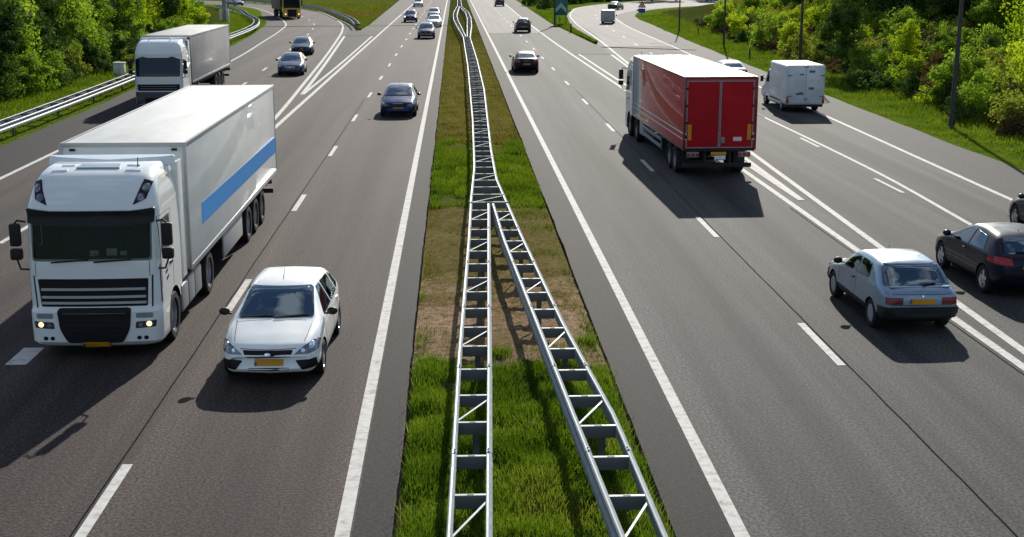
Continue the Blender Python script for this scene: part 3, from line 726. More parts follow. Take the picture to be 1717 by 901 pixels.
RAILP = [(-.030,.750),(-.02,.762),(.005,.754),(.03,.762),(.048,.745),(.048,.69),(.02,.655),(.02,.585),(.055,.55),(.055,.47),(.03,.455),(.03,.47),(.04,.485),(.035,.54),(.0,.575),(.0,.665),(.03,.70),(.025,.735),(-.030,.735)]
def resample(pts, n_):
    L = [0.]
    for a, b in zip(pts[:-1], pts[1:]): L.append(L[-1]+math.dist(a, b))
    s = np.linspace(0, L[-1], n_)
    return [(float(np.interp(q, L, [p[0] for p in pts])), float(np.interp(q, L, [p[1] for p in pts]))) for q in s]
def rail_mesh(pts, sgn, name, root, splice=4.0):
    bm = bmesh.new(); rings = []; L = 0.
    def ring(p, nn, grow=0.):
        return [bm.verts.new((p.x+nn.x*u*sgn*(1+grow), p.y+nn.y*u*sgn*(1+grow), z+(.004*grow*10 if z > .6 else -.004*grow*10))) for u, z in RAILP]
    P = [Vector(p) for p in pts]
    for i, p in enumerate(P):
        t = (P[min(i+1, len(P)-1)]-P[max(i-1, 0)]).normalized(); nn = Vector((t.y, -t.x)); rings.append(ring(p, nn))
    k = len(RAILP)
    for a, b in zip(rings[:-1], rings[1:]):
        for i in range(k): bm.faces.new((a[i], a[(i+1) % k], b[(i+1) % k], b[i]))
    bm.faces.new(rings[0]); bm.faces.new(rings[-1][::-1])
    # splice sleeves with bolts every few metres
    tot = sum((b-a).length for a, b in zip(P[:-1], P[1:])); s = 1.1
    while s < tot:
        acc = 0.
        for a, b in zip(P[:-1], P[1:]):
            l = (b-a).length
            if acc+l >= s:
                t = (b-a)/l; nn = Vector((t.y, -t.x)); q = a+t*(s-acc)
                R1 = ring(q, nn, .10); R2 = ring(q+t*.16, nn, .10)
                for i in range(k): bm.faces.new((R1[i], R1[(i+1) % k], R2[(i+1) % k], R2[i]))
                bm.faces.new(R1); bm.faces.new(R2[::-1])
                for u in (.03, .12):
                    r = bmesh.ops.create_cone(bm, cap_ends=True, segments=6, radius1=.014, radius2=.014, depth=.02)
                    bmesh.ops.translate(bm, vec=(q.x+t.x*u, q.y+t.y*u, .772), verts=r['verts'])
                break
            acc += l
        s += splice
    bmesh.ops.recalc_face_normals(bm, faces=bm.faces[:])
    return from_bm(name, bm, M_STEEL, root, smooth=False)
def barrier(label, A, B, step=1.3333, first=0., brace_every=3, group=None, detail=True, phase=0, dull=False):
    """two parallel rails A (left) and B (right) joined like a ladder; origin at the first post"""
    o = A[0]; root = empty('guardrail', (o[0], o[1], 0)); tag(root, label, 'guardrail', group)
    a = [(p[0]-o[0], p[1]-o[1]) for p in A]; b = [(p[0]-o[0], p[1]-o[1]) for p in B]
    la = sum(math.dist(p, q) for p, q in zip(a[:-1], a[1:])); n_ = max(2, int(la/1.0))
    ra, rb = resample(a, n_), resample(b, n_)
    rail_mesh(ra, -1, 'rail', root); rail_mesh(rb, 1, 'rail', root)
    cnt = int((la-first)/step)+1; Qa = resample(a, max(2, cnt*12+1)); Qb = resample(b, max(2, cnt*12+1)); fr = lambda s: min(len(Qa)-1, int(round(s/la*(len(Qa)-1))))
    for k in range(cnt):
        s = first+k*step
        if s > la: break
        p, q = Vector(Qa[fr(s)]), Vector(Qb[fr(s)]); d = q-p; wd = d.length-.06
        if wd < .1: continue
        ang = math.atan2(d.y, d.x); mid = (p+q)/2
        e = link('spacer', U_SP, root, (mid.x, mid.y, 0)); e.scale.x = wd; e.rotation_euler.z = ang
        if detail: h = link('slot', U_SLOT, e, (0, 0, 0)); h.scale.x = .5
        if (k+phase) % 3 == 0:
            link('post', U_POST, root, (mid.x+d.x*.10, mid.y+.005, 0))
        if (k+phase) % brace_every == 0 and s+step < la:
            p2, q2 = Vector(Qa[fr(s+.12)]), Vector(Qb[fr(s+step-.12)]); dd = q2-p2
            e = link('brace', U_BR, root, (p2.x, p2.y, 0)); e.scale.x = dd.length; e.rotation_euler.z = math.atan2(dd.y, dd.x)
    if dull:  # first rail and spacers: weathered steel, also darker to stand for their shade
        for o_ in root.children:
            if o_.name.split('.')[0] == 'rail' and o_ == root.children[0]: o_.data.materials[0] = M_STEELD
            if o_.name.split('.')[0] == 'spacer': o_.data = U_SPD
    return root
U_SPD = U_SP.copy(); U_SPD.materials[0] = M_STEELD
barrier('galvanised ladder barrier at the bottom centre, left branch of the fork on the median', [(-.27,8),(-.11,14.4),(.04,21.7),(.32,31.8),(.43,36.7)], [(.20,8),(.34,14.4),(.54,21.6),(.76,30.4),(.92,36.7)], phase=2, first=.98)
barrier('galvanised ladder barrier slanting to the bottom right, right branch of the fork on the median', [(2.17,8),(1.94,14.3),(1.74,18.8),(1.44,25.8),(1.18,31.8),(1.06,36.7)], [(2.66,8),(2.43,14.3),(2.34,18.5),(2.0,23.7),(1.62,32.2),(1.45,36.7)], phase=2, first=.85)
barrier('long single ladder barrier along the median between the fork and the far loop', [(.43,36.95),(.64,43.8),(.78,57.9),(.90,90),(.85,128)], [(1.44,36.95),(1.28,41.2),(1.30,48.2),(1.60,72.4),(1.62,96),(1.48,128)], brace_every=3)
barrier('left arm of the far barrier loop on the median', [(.84,128.3),(.3,152),(-.07,170.3),(-.15,187),(.1,208),(.45,226)], [(1.10,128.3),(.72,152),(.42,171),(.36,185),(.6,208),(.90,226)], step=1.6, detail=False)
barrier('right arm of the far barrier loop on the median', [(1.24,128.3),(1.5,154),(1.72,176),(1.65,196),(1.0,226)], [(1.51,128.3),(2.0,154),(2.2,176),(2.1,198),(1.36,226)], step=1.6, detail=False)
barrier('farthest piece of ladder barrier on the median at the top edge', [(.55,226.4),(.79,300)], [(1.28,226.4),(1.39,300)], step=2., detail=False)
gl1 = smoothline([(-19.3,30),(-19.35,55.5),(-19.85,80),(-20.6,100),(-21.7,125.6),(-23.3,158.7),(-25.0,171.3),(-29.0,190),(-34,214),(-42,240)], 4)
barrier('roadside ladder barrier curving along the grass beside the left woods', [(x-.62, y) for x, y in gl1], gl1, step=2.4, detail=False, dull=True)
gl2 = smoothline([(-11.85,158.2),(-13.3,171),(-17.3,195.5),(-22,221.4),(-26.9,239),(-35,262),(-47,285)], 4)
barrier('shade-darkened guard rail rounding the inside of the left slip road loop', gl2, [(x+.6, y+.2) for x, y in gl2], step=2., detail=False, dull=True)

# ---------------------------------------------------------------- poles, signs, cabinets
M_POLE = mat('dark_pole', (.045,.040,.036), .7); n = N(M_POLE); n.color(n.ramp(n.noise(n.mapping(n.obj(), (6,6,1)), 3, 5, .7), [(.3,(.028,.026,.024)),(.7,(.07,.062,.055))]))
M_CONC = mat('concrete_pole', (.33,.32,.30), .8); n = N(M_CONC); n.color(n.ramp(n.noise(n.obj(), 3, 5, .7), [(.3,(.24,.235,.22)),(.7,(.40,.39,.37))]))
def lamp_post(x, y, h, r0, label, m=M_POLE, lean=.0, arm=-1):
    root = empty('lamp_post', (x, y, float(ground_z(x, y))), R(0)); tag(root, label, 'lamp post', 'lamp posts along the right verge')
    MB().cyl((0,0,-.3), (lean*h,0,h), r0, r0*.55, 14).build('pole', m, root)
    MB().cyl((0,0,0), (lean*.5,0,.5), r0*1.15, r0*1.1, 14).build('base', m, root)
    a = MB().tube([(lean*h,0,h-.05), (lean*h+arm*.8,0,h+.35), (lean*h+arm*1.8,0,h+.45)], .05).build('arm', m, root)
    MB().box(lean*h+arm*2.5, lean*h+arm*1.7, -.12, .12, h+.38, h+.52, .04).build('lamp_head', M_STEELD, a)
lamp_post(23.1, 59.9, 10.5, .125, 'dark lamp post standing nearest on the right verge', lean=.012)
lamp_post(24.75, 93.7, 11, .115, 'dark lamp post rising behind the white box van')
lamp_post(25.4, 124, 11, .105, 'dark lamp post on the right verge above the red lorry roof', lean=.004)
lamp_post(25.9, 152, 11, .09, 'slim dark lamp post farthest along the right verge')
root = empty('concrete_pole', (-30.3, 177, 0)); tag(root, 'pale concrete pole with white boxes at its foot beside the left loop', 'pole')
MB().cyl((0,0,-.3),(0,0,10),.30,.2,14).build('pole', M_CONC, root)
MB().box(-.62,-.30,-.5,-.2,0,1.9,.03).build('cabinet', M_WHITE, root); MB().box(.30,.62,-.5,-.2,0,1.9,.03).build('cabinet', M_WHITE, root)
root = empty('cabinet', (-23.0, 91.5, float(ground_z(-23.0, 91.5)))); tag(root, 'white roadside cabinet standing in grass behind the left barrier', 'cabinet')
MB().box(-.36,.36,-.25,.25,0,.95,.02).build('housing', M_WHITE, root); MB().box(-.40,.40,-.29,.29,.95,1.02,.015).build('lid', M_WHITE, root)
m = MB(); m.box(-.004,.004,-.258,-.25,.06,.92); m.box(.06,.10,-.265,-.25,.48,.56); m.build('door', M_STEELD, root)
# green exit arrow sign in the right gore
M_SGREEN = mat('sign_green', (.012,.12,.095), .4); M_SPALE = mat('sign_pale', (.30,.50,.46), .4); M_SBLUE = mat('sign_blue', (.015,.06,.42), .4); M_SRED = mat('sign_red', (.5,.02,.015), .4); M_SYEL = mat('sign_white', (.75,.74,.70), .4)
root = empty('gore_sign', (13.75, 171, 0)); tag(root, 'green exit sign with a pale upward chevron arrow on two posts', 'road sign')
for x in (-.62, .62): MB().cyl((x,.06,-.2),(x,.06,1.7),.045).build('post', M_STEELD, root)
MB().box(-.85,.85,-.03,.03,1.25,3.35,.02).build('sign_board', M_SGREEN, root)
MB().prism([(-.72,1.55),(0,2.25),(.72,1.55),(.72,2.05),(0,2.85),(-.72,2.05)], 1, -.04,-.031).build('chevron', M_SPALE, root)
root = empty('sign_pole', (12.7, 168, 0)); tag(root, 'dark bare pole standing just left of the green exit sign', 'pole'); MB().cyl((0,0,-.2),(0,0,8),.12,.09,10).build('pole', M_POLE, root)
root = empty('warning_sign', (28.9, 204, 0)); tag(root, 'red edged warning triangle above a blue arrow board by the right bend', 'road sign')
MB().cyl((0,.06,-.2),(0,.06,1.9),.05).build('post', M_STEELD, root)
MB().box(-.5,.5,-.02,.02,.42,1.12,.01).build('arrow_board', M_SBLUE, root); MB().prism([(-.5,.62),(-.95,.8),(-.5,.98)], 1, -.02, .02).build('arrow_tip', M_SBLUE, root)
tr = MB().prism([(-.62,1.2),(.62,1.2),(0,2.25)], 1, -.03, -.01).build('triangle', M_SRED, root)
MB().prism([(-.36,1.34),(.36,1.34),(0,1.95)], 1, -.04, -.031).build('triangle_centre', M_SYEL, tr)
MB().prism([(-.06,1.42),(.06,1.42),(.05,1.75),(-.05,1.75)], 1, -.05, -.041).build('symbol', M_BLACK, tr)
root = empty('marker_post', (13.3, 151, 0)); tag(root, 'short dark marker post in the tip of the right gore grass', 'marker post')
MB().box(-.09,.09,-.05,.05,-.1,1.05,.02).build('post', M_BLACK, root); MB().box(-.06,.06,-.058,-.05,.78,.95,.004).build('reflector', M_AMBER, root)
for i, (x, y, lb) in enumerate(((14.0,176,'dark marker post right beside the posts of the green sign'),(27.0,146,'thin marker post on the far right verge'),(24.1,107,'thin marker post on the right verge between two lamp posts'))):
    root = empty('marker_post', (x, y, 0)); tag(root, lb, 'marker post'); MB().box(-.06,.06,-.04,.04,-.1,.95,.02).build('post', M_BLACK, root); MB().box(-.05,.05,-.048,-.04,.72,.86,.004).build('reflector', M_STEEL, root)
root = empty('worn_tyre', (24.6, 50.3, .10)); tag(root, 'old tyre lying half sunk in the grass below the right bushes', 'tyre'); wm = wheel_mesh(.31, .2, 'cap')[0]
t = link('tread', wm, root, (0,0,.16)); t.rotation_euler = (0, R(70), R(40))
# ---------------------------------------------------------------- lorries
LORRY_WHITE = carpaint('lorry_white_paint', (.78, .81, .80), 0, .38)
M_ROOF = mat('trailer_roof', (.80, .80, .76), .6); n = N(M_ROOF)
n.color(n.ramp(n.noise(n.mapping(n.obj(), (1, .25, 1)), 1.6, 5, .65), [(.3, (.56,.56,.53)), (.65, (.69,.69,.66))]))
def gloss_panel(name, cols, rough=.06, wave=.25, cw=.5):
    """smooth reinforced plastic side panel that is very slightly wavy"""
    m = mat(name, cols[0], .5, coat=cw, coat_rough=rough, spec=.3); n = N(m); p = n.obj()
    d = n.noise(n.mapping(p, (1, .5, 1.6)), 1.4, 5, .6)
    n.color(n.ramp(d, [(.3, cols[0]), (.7, cols[1])]))
    f = n.noise(n.mapping(p, (1, 1.0, .35)), 2.2, 2, .45)
    bp = n.bump(f, wave, .02); n.lk(bp, n.b.inputs['Coat Normal']); return m
M_SYELP = mat('paper_white', (.55,.56,.52), .7)
M_PANELW = gloss_panel('white_side_panel', [(.66,.68,.66), (.74,.76,.74)])
M_STRIPE = mat('blue_stripe', (.025, .235, .60), .6, spec=.2)
M_FRAMEG = mat('grey_frame', (.42, .43, .43), .5, .3)
M_SKIRT = mat('grey_skirt', (.23, .24, .24), .5)
CAB = [(.22,.14,1.08,1.95,.25),(.27,.06,1.20,1.98,.25),(.34,.0,1.245,2.0,.25),(.60,-.01,1.25,2.0,.25),(.92,.0,1.25,2.0,.25),(.97,.05,1.245,2.1,.25),(1.03,.07,1.245,2.2,.25),
       (1.5,.07,1.25,2.2,.25),(1.82,.08,1.25,2.2,.25),(2.3,.14,1.245,2.2,.25),(2.78,.20,1.235,2.2,.27),(2.84,.185,1.235,2.2,.28),(2.92,.20,1.23,2.2,.30),(3.05,.27,1.215,2.2,.33),
       (3.22,.37,1.18,2.2,.36),(3.38,.52,1.13,2.2,.38),(3.48,.72,1.09,2.2,.40),(3.53,.95,1.05,2.2,.40),(3.56,1.3,1.00,2.2,.3)]
def make_cab(root, paint, mats2, zs=1.0, levels=CAB, arch=1.38):
    lv = []
    for a, b in zip(levels[:-1], levels[1:]):
        k = max(1, int((b[0]-a[0])/.09))
        for j in range(k): lv.append(tuple(a[i]+(b[i]-a[i])*j/k for i in range(5)))
    lv.append(levels[-1])
    bm = bmesh.new(); rings = []
    for z, yf, hw, yr, rc in lv:
        P = rounded([(-hw, yf, rc), (hw, yf, rc), (hw, yr, .05), (-hw, yr, .05)], 8, True)
        O = []
        for i in range(len(P)):
            a = P[i]; b = P[(i+1) % len(P)]; k = 7 if i % 9 == 8 else 1
            for j in range(k): O.append((a[0]+(b[0]-a[0])*j/k, a[1]+(b[1]-a[1])*j/k))
        rings.append([bm.verts.new((x, y+(.07*(x/hw)**2 if y < yf+rc+.01 else 0), z*zs)) for x, y in O])
    k = len(rings[0])
    for a, b in zip(rings[:-1], rings[1:]):
        for i in range(k): bm.faces.new((a[i], a[(i+1) % k], b[(i+1) % k], b[i]))
    bm.faces.new(rings[0][::-1]); bm.faces.new(rings[-1])
    bmesh.ops.recalc_face_normals(bm, faces=bm.faces[:])
    ms = [paint, M_UNDER] + mats2
    o = from_bm('cab', bm, ms, root)
    c = MB(); c.mi = 1
    for s in (1, -1): c.cyl((s*.82, arch, .5), (s*1.6, arch, .5), .60, seg=40)
    c.box(-1.4, 1.4, arch+.55, 2.6, -.1, .98); bmesh.ops.recalc_face_normals(c.bm, faces=c.bm.faces[:])
    boolean_cut(o, c.bm, ms)
    return o
def lorry_wheel(root, x, y, s): return add_wheel(root, x, y, .50, .34, 'truck', s)
def mirrors(root, yy=.25, zt=2.52, sides=(1, -1), out=1.44):
    for s in sides:
        m = MB()
        m.tube([(s*1.22, yy, zt+.12), (s*1.36, yy-.06, zt+.16), (s*out, yy-.04, zt+.1)], .018)
        m.tube([(s*1.22, yy, zt-.80), (s*1.36, yy-.06, zt-.78), (s*out, yy-.04, zt-.6)], .018)
        arm = m.build('mirror_arm', M_BLACK, root)
        MB().box(s*out-.10, s*out+.10, yy-.11, yy+.03, zt-.34, zt+.10, .05, 3).build('mirror', M_BLACK, arm)
        MB().box(s*out-.11, s*out+.11, yy-.12, yy+.03, zt-.60, zt-.38, .05, 3).build('mirror', M_BLACK, arm)
def daf_front(root, cab, paint, lit=M_LIT, plate=True):
    b = bvh_of(cab)
    cut_windows(cab, [(rp([(-1.09,1.94),(1.09,1.94),(1.10,2.66),(-1.10,2.66)], .06), 1, -1, 1.9), (rp([(.47,2.02),(1.22,2.02),(1.22,2.56),(.55,2.56)], .04), 0, -2, 2)], [(-1.08, 1.08, .62, 1.9, 1.3, 1.96)])
    for s in (-.62, .62):
        m = MB(); m.box(s-.27, s+.27, 1.30, 1.46, 1.3, 2.25, .06); m.box(s-.15, s+.15, 1.32, 1.44, 2.26, 2.5, .05); m.build('seat', M_SEAT, root)
    MB().box(-1.05, 1.05, .36, .66, 1.80, 1.93, .03).build('dashboard', M_INT, root)
    m = MB()
    for k in range(18):
        a0, a1 = k*math.pi/9, (k+1)*math.pi/9; m.cyl((.62+.23*math.cos(a0), .80+.1*math.sin(a0), 1.98+.20*math.sin(a0)), (.62+.23*math.cos(a1), .80+.1*math.sin(a1), 1.98+.20*math.sin(a1)), .02, seg=6)
    m.cyl((.62,.80,1.98), (.62,.62,1.85), .03); m.build('steering_wheel', M_BLACK, root)
    for x, y, w_, h_ in ((.20,.42,.20,.14),(-.12,.44,.16,.10),(-.10,.36,.10,.05),(.45,.45,.12,.08)): MB().box(x, x+w_, y, y+.06, 1.93, 1.935+h_, .01).build('paper', M_SYELP, root)
    panels('windscreen', b, [(rp([(-1.12,1.90),(1.12,1.90),(1.13,2.72),(-1.13,2.72)], .06), 'F')], [M_CLEART], root, d=.006)
    panels('sun_visor', b, [(rp([(-1.18,2.62),(-.75,2.57),(.75,2.57),(1.18,2.62),(1.20,2.90),(.75,2.85),(-.75,2.85),(-1.20,2.90)], .03), 'F')], [mat('smoked_visor', (.008,.009,.011), .4, spec=.3)], root, d=.05, thick=.05)
    panels('grille', b, [(rp([(-1.0,1.02),(1.0,1.02),(1.04,1.56),(-1.04,1.56)], .03), 'F')], [M_GRILLE], root, d=.004)
    for z in (1.075, 1.19, 1.34): panels('grille_bar', b, [(rect(-.98, .98, z, z+.045, .01), 'F')], [mat('grille_bar_grey', (.42,.44,.44), .5)], root, d=.04, thick=.03)
    panels('lower_grille', b, [(rp([(-.70,1.00),(.70,1.00),(.66,.60),(.52,.32),(-.52,.32),(-.66,.60)], .08), 'F')], [M_GRILLE], root, d=.022, thick=.03)
    panels('grille_trim', b, [(rect(-.6,.6,.90,.915,.004), 'F')], [M_CHROME], root, d=.045, thick=.02)
    for k in range(4): panels('grille_slat', b, [(rect(-.52,.52,.46+.1*k,.475+.1*k,.004), 'F')], [M_BLACK], root, d=.04, thick=.02)
    for s in (1, -1):
        hl = panels('headlight', b, [(rp([(s*.76,.60),(s*1.14,.62),(s*1.16,.75),(s*.78,.73)], .025), 'F')], [mat('dark_lamp_glass', (.05,.055,.06), .08, coat=1)], root, d=.008)
        panels('bulb', b, [(rp([(s*1.02+.052*math.cos(a), .685+.052*math.sin(a)) for a in np.linspace(0, 6.28, 14, endpoint=False)], 0), 'F')], [lit], hl, d=.014, thick=.01)
        panels('reflector', b, [(rp([(s*.86+.045*math.cos(a), .67+.04*math.sin(a)) for a in np.linspace(0, 6.28, 12, endpoint=False)], 0), 'F')], [M_LAMPD], hl, d=.014, thick=.01)
        panels('step_recess', b, [(rect(min(s*.78,s*1.10), max(s*.78,s*1.10), .80, .90, .03), 'F')], [mat('recess_grey', (.22,.23,.23), .6)], root, d=.003)
        panels('panel_gap', b, [(strip([(s*1.07,1.60),(s*1.07,1.88)], .012), 'F'), (strip([(s*1.235,1.05),(s*1.235,1.80)], .012), 'F')], [M_BLACK], root, d=.002, thick=.004)
        for x in (.82, .95): panels('fog_light', b, [(rp([(s*x+.045*math.cos(a), .41+.04*math.sin(a)) for a in np.linspace(0, 6.28, 12, endpoint=False)], 0), 'F')], [M_GRILLE], root, d=.006)
        panels('corner_vent', b, [(rp([(s*1.07,1.0),(s*1.10,1.0),(s*1.13,1.62),(s*1.10,1.62)], .005), 'F')], [M_BLACK], root, d=.003)
        sp = panels('roof_spotlight', b, [(rp([(s*.80,2.95),(s*1.04,3.06),(s*1.12,3.34),(s*.97,3.40)], .02), 'F')], [M_BLACK], root, d=.01)
        for (x, z, r) in ((.94, 3.09, .07), (1.02, 3.25, .07)):
            panels('lens', b, [(rp([(s*x+r*math.cos(a), z+r*math.sin(a)) for a in np.linspace(0, 6.28, 12, endpoint=False)], 0), 'F')], [M_LAMP], sp, d=.02, thick=.01)
        ax = 'S' if s > 0 else 'L'
        panels('side_window', b, [(rp([(.42,1.98),(1.25,1.98),(1.25,2.62),(.52,2.62)], .04), ax)], [M_CLEART], root)
        panels('door', b, [(strip([(.36,2.70),(1.36,2.70),(1.36,1.0),(.95,1.0)], .016), ax), (strip([(.36,2.70),(.36,1.3)], .016), ax)], [M_BLACK], root, d=.002, thick=.004)
        panels('door_handle', b, [(rect(1.05,1.25,1.62,1.68,.01), ax)], [M_BLACK], root, d=.02)
        panels('door_badge', b, [(rp([(.66,1.50),(.86,1.54),(.86,1.61),(.66,1.57)], .01), ax), (rp([(.72,1.36),(.92,1.40),(.92,1.47),(.72,1.43)], .01), ax)], [M_BLACK], root, d=.003)
    if plate:
        panels('number_plate', b, [(rect(-.26,.26,.23,.34,.01), 'F'), (rect(-.258,-.20,.233,.337,.004), 'F', 1)], [M_PLATE, M_PLATEB], root, d=.05, thick=.04)
    m = MB()
    for x in (-.75, .05): m.box(x, x+.7, .035, .06, 1.90, 1.925, rot=Matrix.Rotation(R(-4), 4, 'Y'))
    m.build('wiper', M_BLACK, root)
    # things seen behind the windscreen lie on the dashboard: small pale papers
    panels('roof_hatch', b, [(rp([(-.42,.98),(.42,.98),(.36,1.32),(-.36,1.32)], .03), 'T')], [mat('hatch_tint', (.25,.30,.30), .2, coat=1)], root, d=.03, thick=.04)
    for s in (1, -1):
        panels('roof_step', b, [(rect(min(s*.55,s*.85), max(s*.55,s*.85), .86, .92, .02), 'T'), (rect(min(s*.50,s*.75), max(s*.50,s*.75), 1.22, 1.27, .02), 'T')], [paint], root, d=.025, thick=.04)
    MB().cyl((.72, 1.18, 3.54), (.72, 1.2, 3.72), .012, .008, 6).build('antenna', M_BLACK, root)
def deflector(root, paint, z=3.46, top=3.64):
    m = MB(); pts = [(-1.24, 1.98), (-1.05, 1.84), (-.5, 1.74), (0, 1.71), (.5, 1.74), (1.05, 1.84), (1.24, 1.98), (1.24, 2.2), (-1.24, 2.2)]
    m.prism(pts, 2, z, z+.02); m.mi = 0
    bm = m.bm
    for v in bm.verts:
        if v.co.z > z+.01:
            v.co.z = top-.05*(1-abs(v.co.x)/1.24); v.co.y += .10 if v.co.y < 2.1 else 0
    bmesh.ops.bevel(bm, geom=bm.edges[:], offset=.02, segments=2, affect='EDGES')
    m.build('air_deflector', paint, root)
    for s in (1, -1):
        MB().box(min(s*1.20,s*1.26), max(s*1.20,s*1.26), 2.15, 2.62, 1.05, 3.5, .02).build('side_fairing', paint, root)
def box_trailer(root, y0, y1, hw, z0, z1, m_side, m_front, m_roof, m_rear, frame):
    t = MB()
    t.box(-hw, hw, y0, y1, z0, z1, .025); o = t.build('trailer_body', [m_side], root)
    MB().box(-hw+.05, hw-.05, y0+.05, y1-.05, z1-.01, z1+.022, .01).build('trailer_roof', m_roof, root)
    fr = MB()
    for s in (1, -1):
        fr.box(s*hw-.03, s*hw+.012, y0-.01, y1+.01, z1-.06, z1+.03, .008)
        fr.box(s*hw-.03, s*hw+.012, y0-.01, y1+.01, z0-.02, z0+.10, .008)
        for y in (y0, y1): fr.box(s*hw-.05, s*hw+.014, y-.04, y+.04, z0, z1, .01)
    for y in (y0, y1): fr.box(-hw, hw, y-.03, y+.03, z1-.055, z1+.034, .008)
    fr.build('trailer_frame', frame, root); return o
def chassis(root, y0, y1, axles, z=.95, hw=1.24):
    m = MB()
    for s in (1, -1): m.box(s*.42-.05, s*.42+.05, y0, y1, z-.30, z, .01)
    for y in axles: m.cyl((-1.0, y, .5), (1.0, y, .5), .07)
    for y in np.arange(y0+.3, y1, 1.2): m.box(-hw+.1, hw-.1, y-.04, y+.04, z-.12, z)
    m.build('chassis', M_CHASSIS, root)

# --- white lorry with a blue stripe, front left
root = empty('articulated_lorry'); cab = make_cab(root, LORRY_WHITE, [])
daf_front(root, cab, LORRY_WHITE); deflector(root, LORRY_WHITE); mirrors(root, out=1.42)
box_trailer(root, 3.02, 16.65, 1.275, 1.06, 3.74, M_PANELW, LORRY_WHITE, M_ROOF, LORRY_WHITE, M_FRAMEG)
for s in (1,):
    MB().prism([(4.4,1.77),(4.4,2.24),(16.60,2.16),(16.60,1.69)], 0, 1.274, 1.281).build('blue_stripe', M_STRIPE, root)
    MB().prism([(4.4,1.77),(4.4,2.24),(16.60,2.16),(16.60,1.69)], 0, -1.281, -1.274).build('blue_stripe', M_STRIPE, root)
m = MB()
for x in (-1.05, 1.05): m.box(x-.06, x+.06, 2.985, 3.02, 3.60, 3.65, .01)
m.build('marker_lamp', M_BLACK, root)
chassis(root, .6, 16.3, (1.38, 5.15, 11.0, 12.3, 13.6))
for s in (1, -1):
    lorry_wheel(root, s*1.06, 1.38, s); lorry_wheel(root, s*1.07, 5.15, s)
    for y in (11.0, 12.3, 13.6): lorry_wheel(root, s*1.08, y, s)
    for y0, y1 in ((2.12, 2.78), (2.82, 3.48), (3.52, 4.25)): MB().box(s*.80, s*1.23, y0, y1, .34, .92, .06, 3).build('fuel_tank', M_SKIRT, root)
    MB().box(s*.60, s*1.2, 2.05, 4.35, .92, 1.0, .02).build('mudguard', M_CHASSIS, root)
    MB().box(s*1.17, s*1.22, 7.2, 10.05, .38, 1.04, .015).build('side_skirt', M_FRAMEG, root)
    m = MB(); m.box(s*.85-.06, s*.85+.06, 6.6, 6.75, .2, 1.0); m.box(s*.85-.14, s*.85+.14, 6.55, 6.8, .15, .22); m.build('landing_leg', M_CHASSIS, root)
    MB().box(s*.9, s*1.2, 14.2, 14.24, .25, .95).build('mudflap', M_BLACK, root)
m = MB(); m.box(-1.2, 1.2, 16.2, 16.3, .45, .60, .01); m.box(-.6, -.5, 16.0, 16.25, .5, 1.0); m.box(.5, .6, 16.0, 16.25, .5, 1.0); m.build('underrun_bar', M_CHASSIS, root)
for s in (1, -1): MB().box(s*1.0-.16, s*1.0+.16, 16.3, 16.35, .72, .88, .02).build('tail_lamp', M_TAIL, root)
place(root, 'articulated_lorry', 'big white lorry with a blue stripe along its long white trailer', (-6.91, 24.35, 0), R(0), 'lorry')

# --- white lorry with grey curtain trailer behind it
M_CURTAIN = mat('grey_curtain', (.30, .29, .29), .5, coat=.3, coat_rough=.2); n = N(M_CURTAIN); p = n.obj()
n.color(n.ramp(n.noise(n.mapping(p, (1, .8, .5)), 1.0, 5, .6), [(.3, (.24,.235,.235)), (.7, (.36,.35,.35))]))
n.normal(n.bump(n.noise(n.mapping(p, (1, 3, .2)), 2, 2), .4, .03))
M_ROOFG = mat('grey_roof', (.46, .46, .44), .65); n = N(M_ROOFG)
n.color(n.ramp(n.noise(n.mapping(n.obj(), (1, .4, 1)), 1.5, 5, .65), [(.3, (.36,.36,.34)), (.7, (.54,.54,.51))]))
root = empty('articulated_lorry'); cab = make_cab(root, LORRY_WHITE, []); b = bvh_of(cab)
panels('windscreen', b, [(rp([(-1.14,1.72),(1.14,1.72),(1.16,2.62),(.75,2.76),(.55,2.70),(-.55,2.70),(-.75,2.76),(-1.16,2.62)], .05), 'F')], [mat('tinted_glass', (.008,.014,.028), .03, spec=.5, ior=1.4)], root)
panels('grille', b, [(rp([(-1.08,.98),(1.08,.98),(1.10,1.32),(-1.10,1.32)], .04), 'F')], [M_GRILLE], root, d=.01)
for z in (1.08, 1.2): panels('grille_bar', b, [(rect(-.95,.95,z,z+.03,.005), 'F')], [M_STEELD], root, d=.03)
panels('bumper', b, [(rp([(-1.19,.30),(1.19,.30),(1.2,.94),(-1.2,.94)], .03), 'F')], [mat('dark_bumper', (.05,.055,.065), .5)], root, d=.012)
for s in (1, -1):
    panels('headlight', b, [(rp([(s*.80,.46),(s*1.14,.48),(s*1.15,.70),(s*.84,.64)], .03), 'F')], [M_LAMP], root, d=.03)
    ax = 'S' if s > 0 else 'L'
    panels('side_window', b, [(rp([(.42,1.85),(1.25,1.85),(1.25,2.55),(.52,2.6)], .04), ax)], [M_GLASST], root)
    panels('door', b, [(strip([(.36,2.70),(1.36,2.70),(1.36,1.0)], .016), ax)], [M_BLACK], root, d=.002, thick=.004)
panels('grille', b, [(rect(-.7,.7,.36,.62,.04), 'F')], [M_GRILLE], root, d=.03)
m = MB(); m.tube([(-.55,1.0,3.55),(-.55,.9,3.66),(.55,.9,3.66),(.55,1.0,3.55)], .03); m.build('light_bar', M_WHITE, root)
deflector(root, LORRY_WHITE); mirrors(root, zt=2.45, out=1.42)
box_trailer(root, 3.0, 16.6, 1.275, 1.15, 3.68, M_CURTAIN, M_CHASSIS, M_ROOFG, M_CURTAIN, M_FRAMEG)
MB().box(-1.27, 1.27, 2.975, 2.99, 1.2, 3.6).build('headboard', M_CHASSIS, root)
chassis(root, .6, 16.3, (1.38, 5.1, 11.0, 12.3, 13.6))
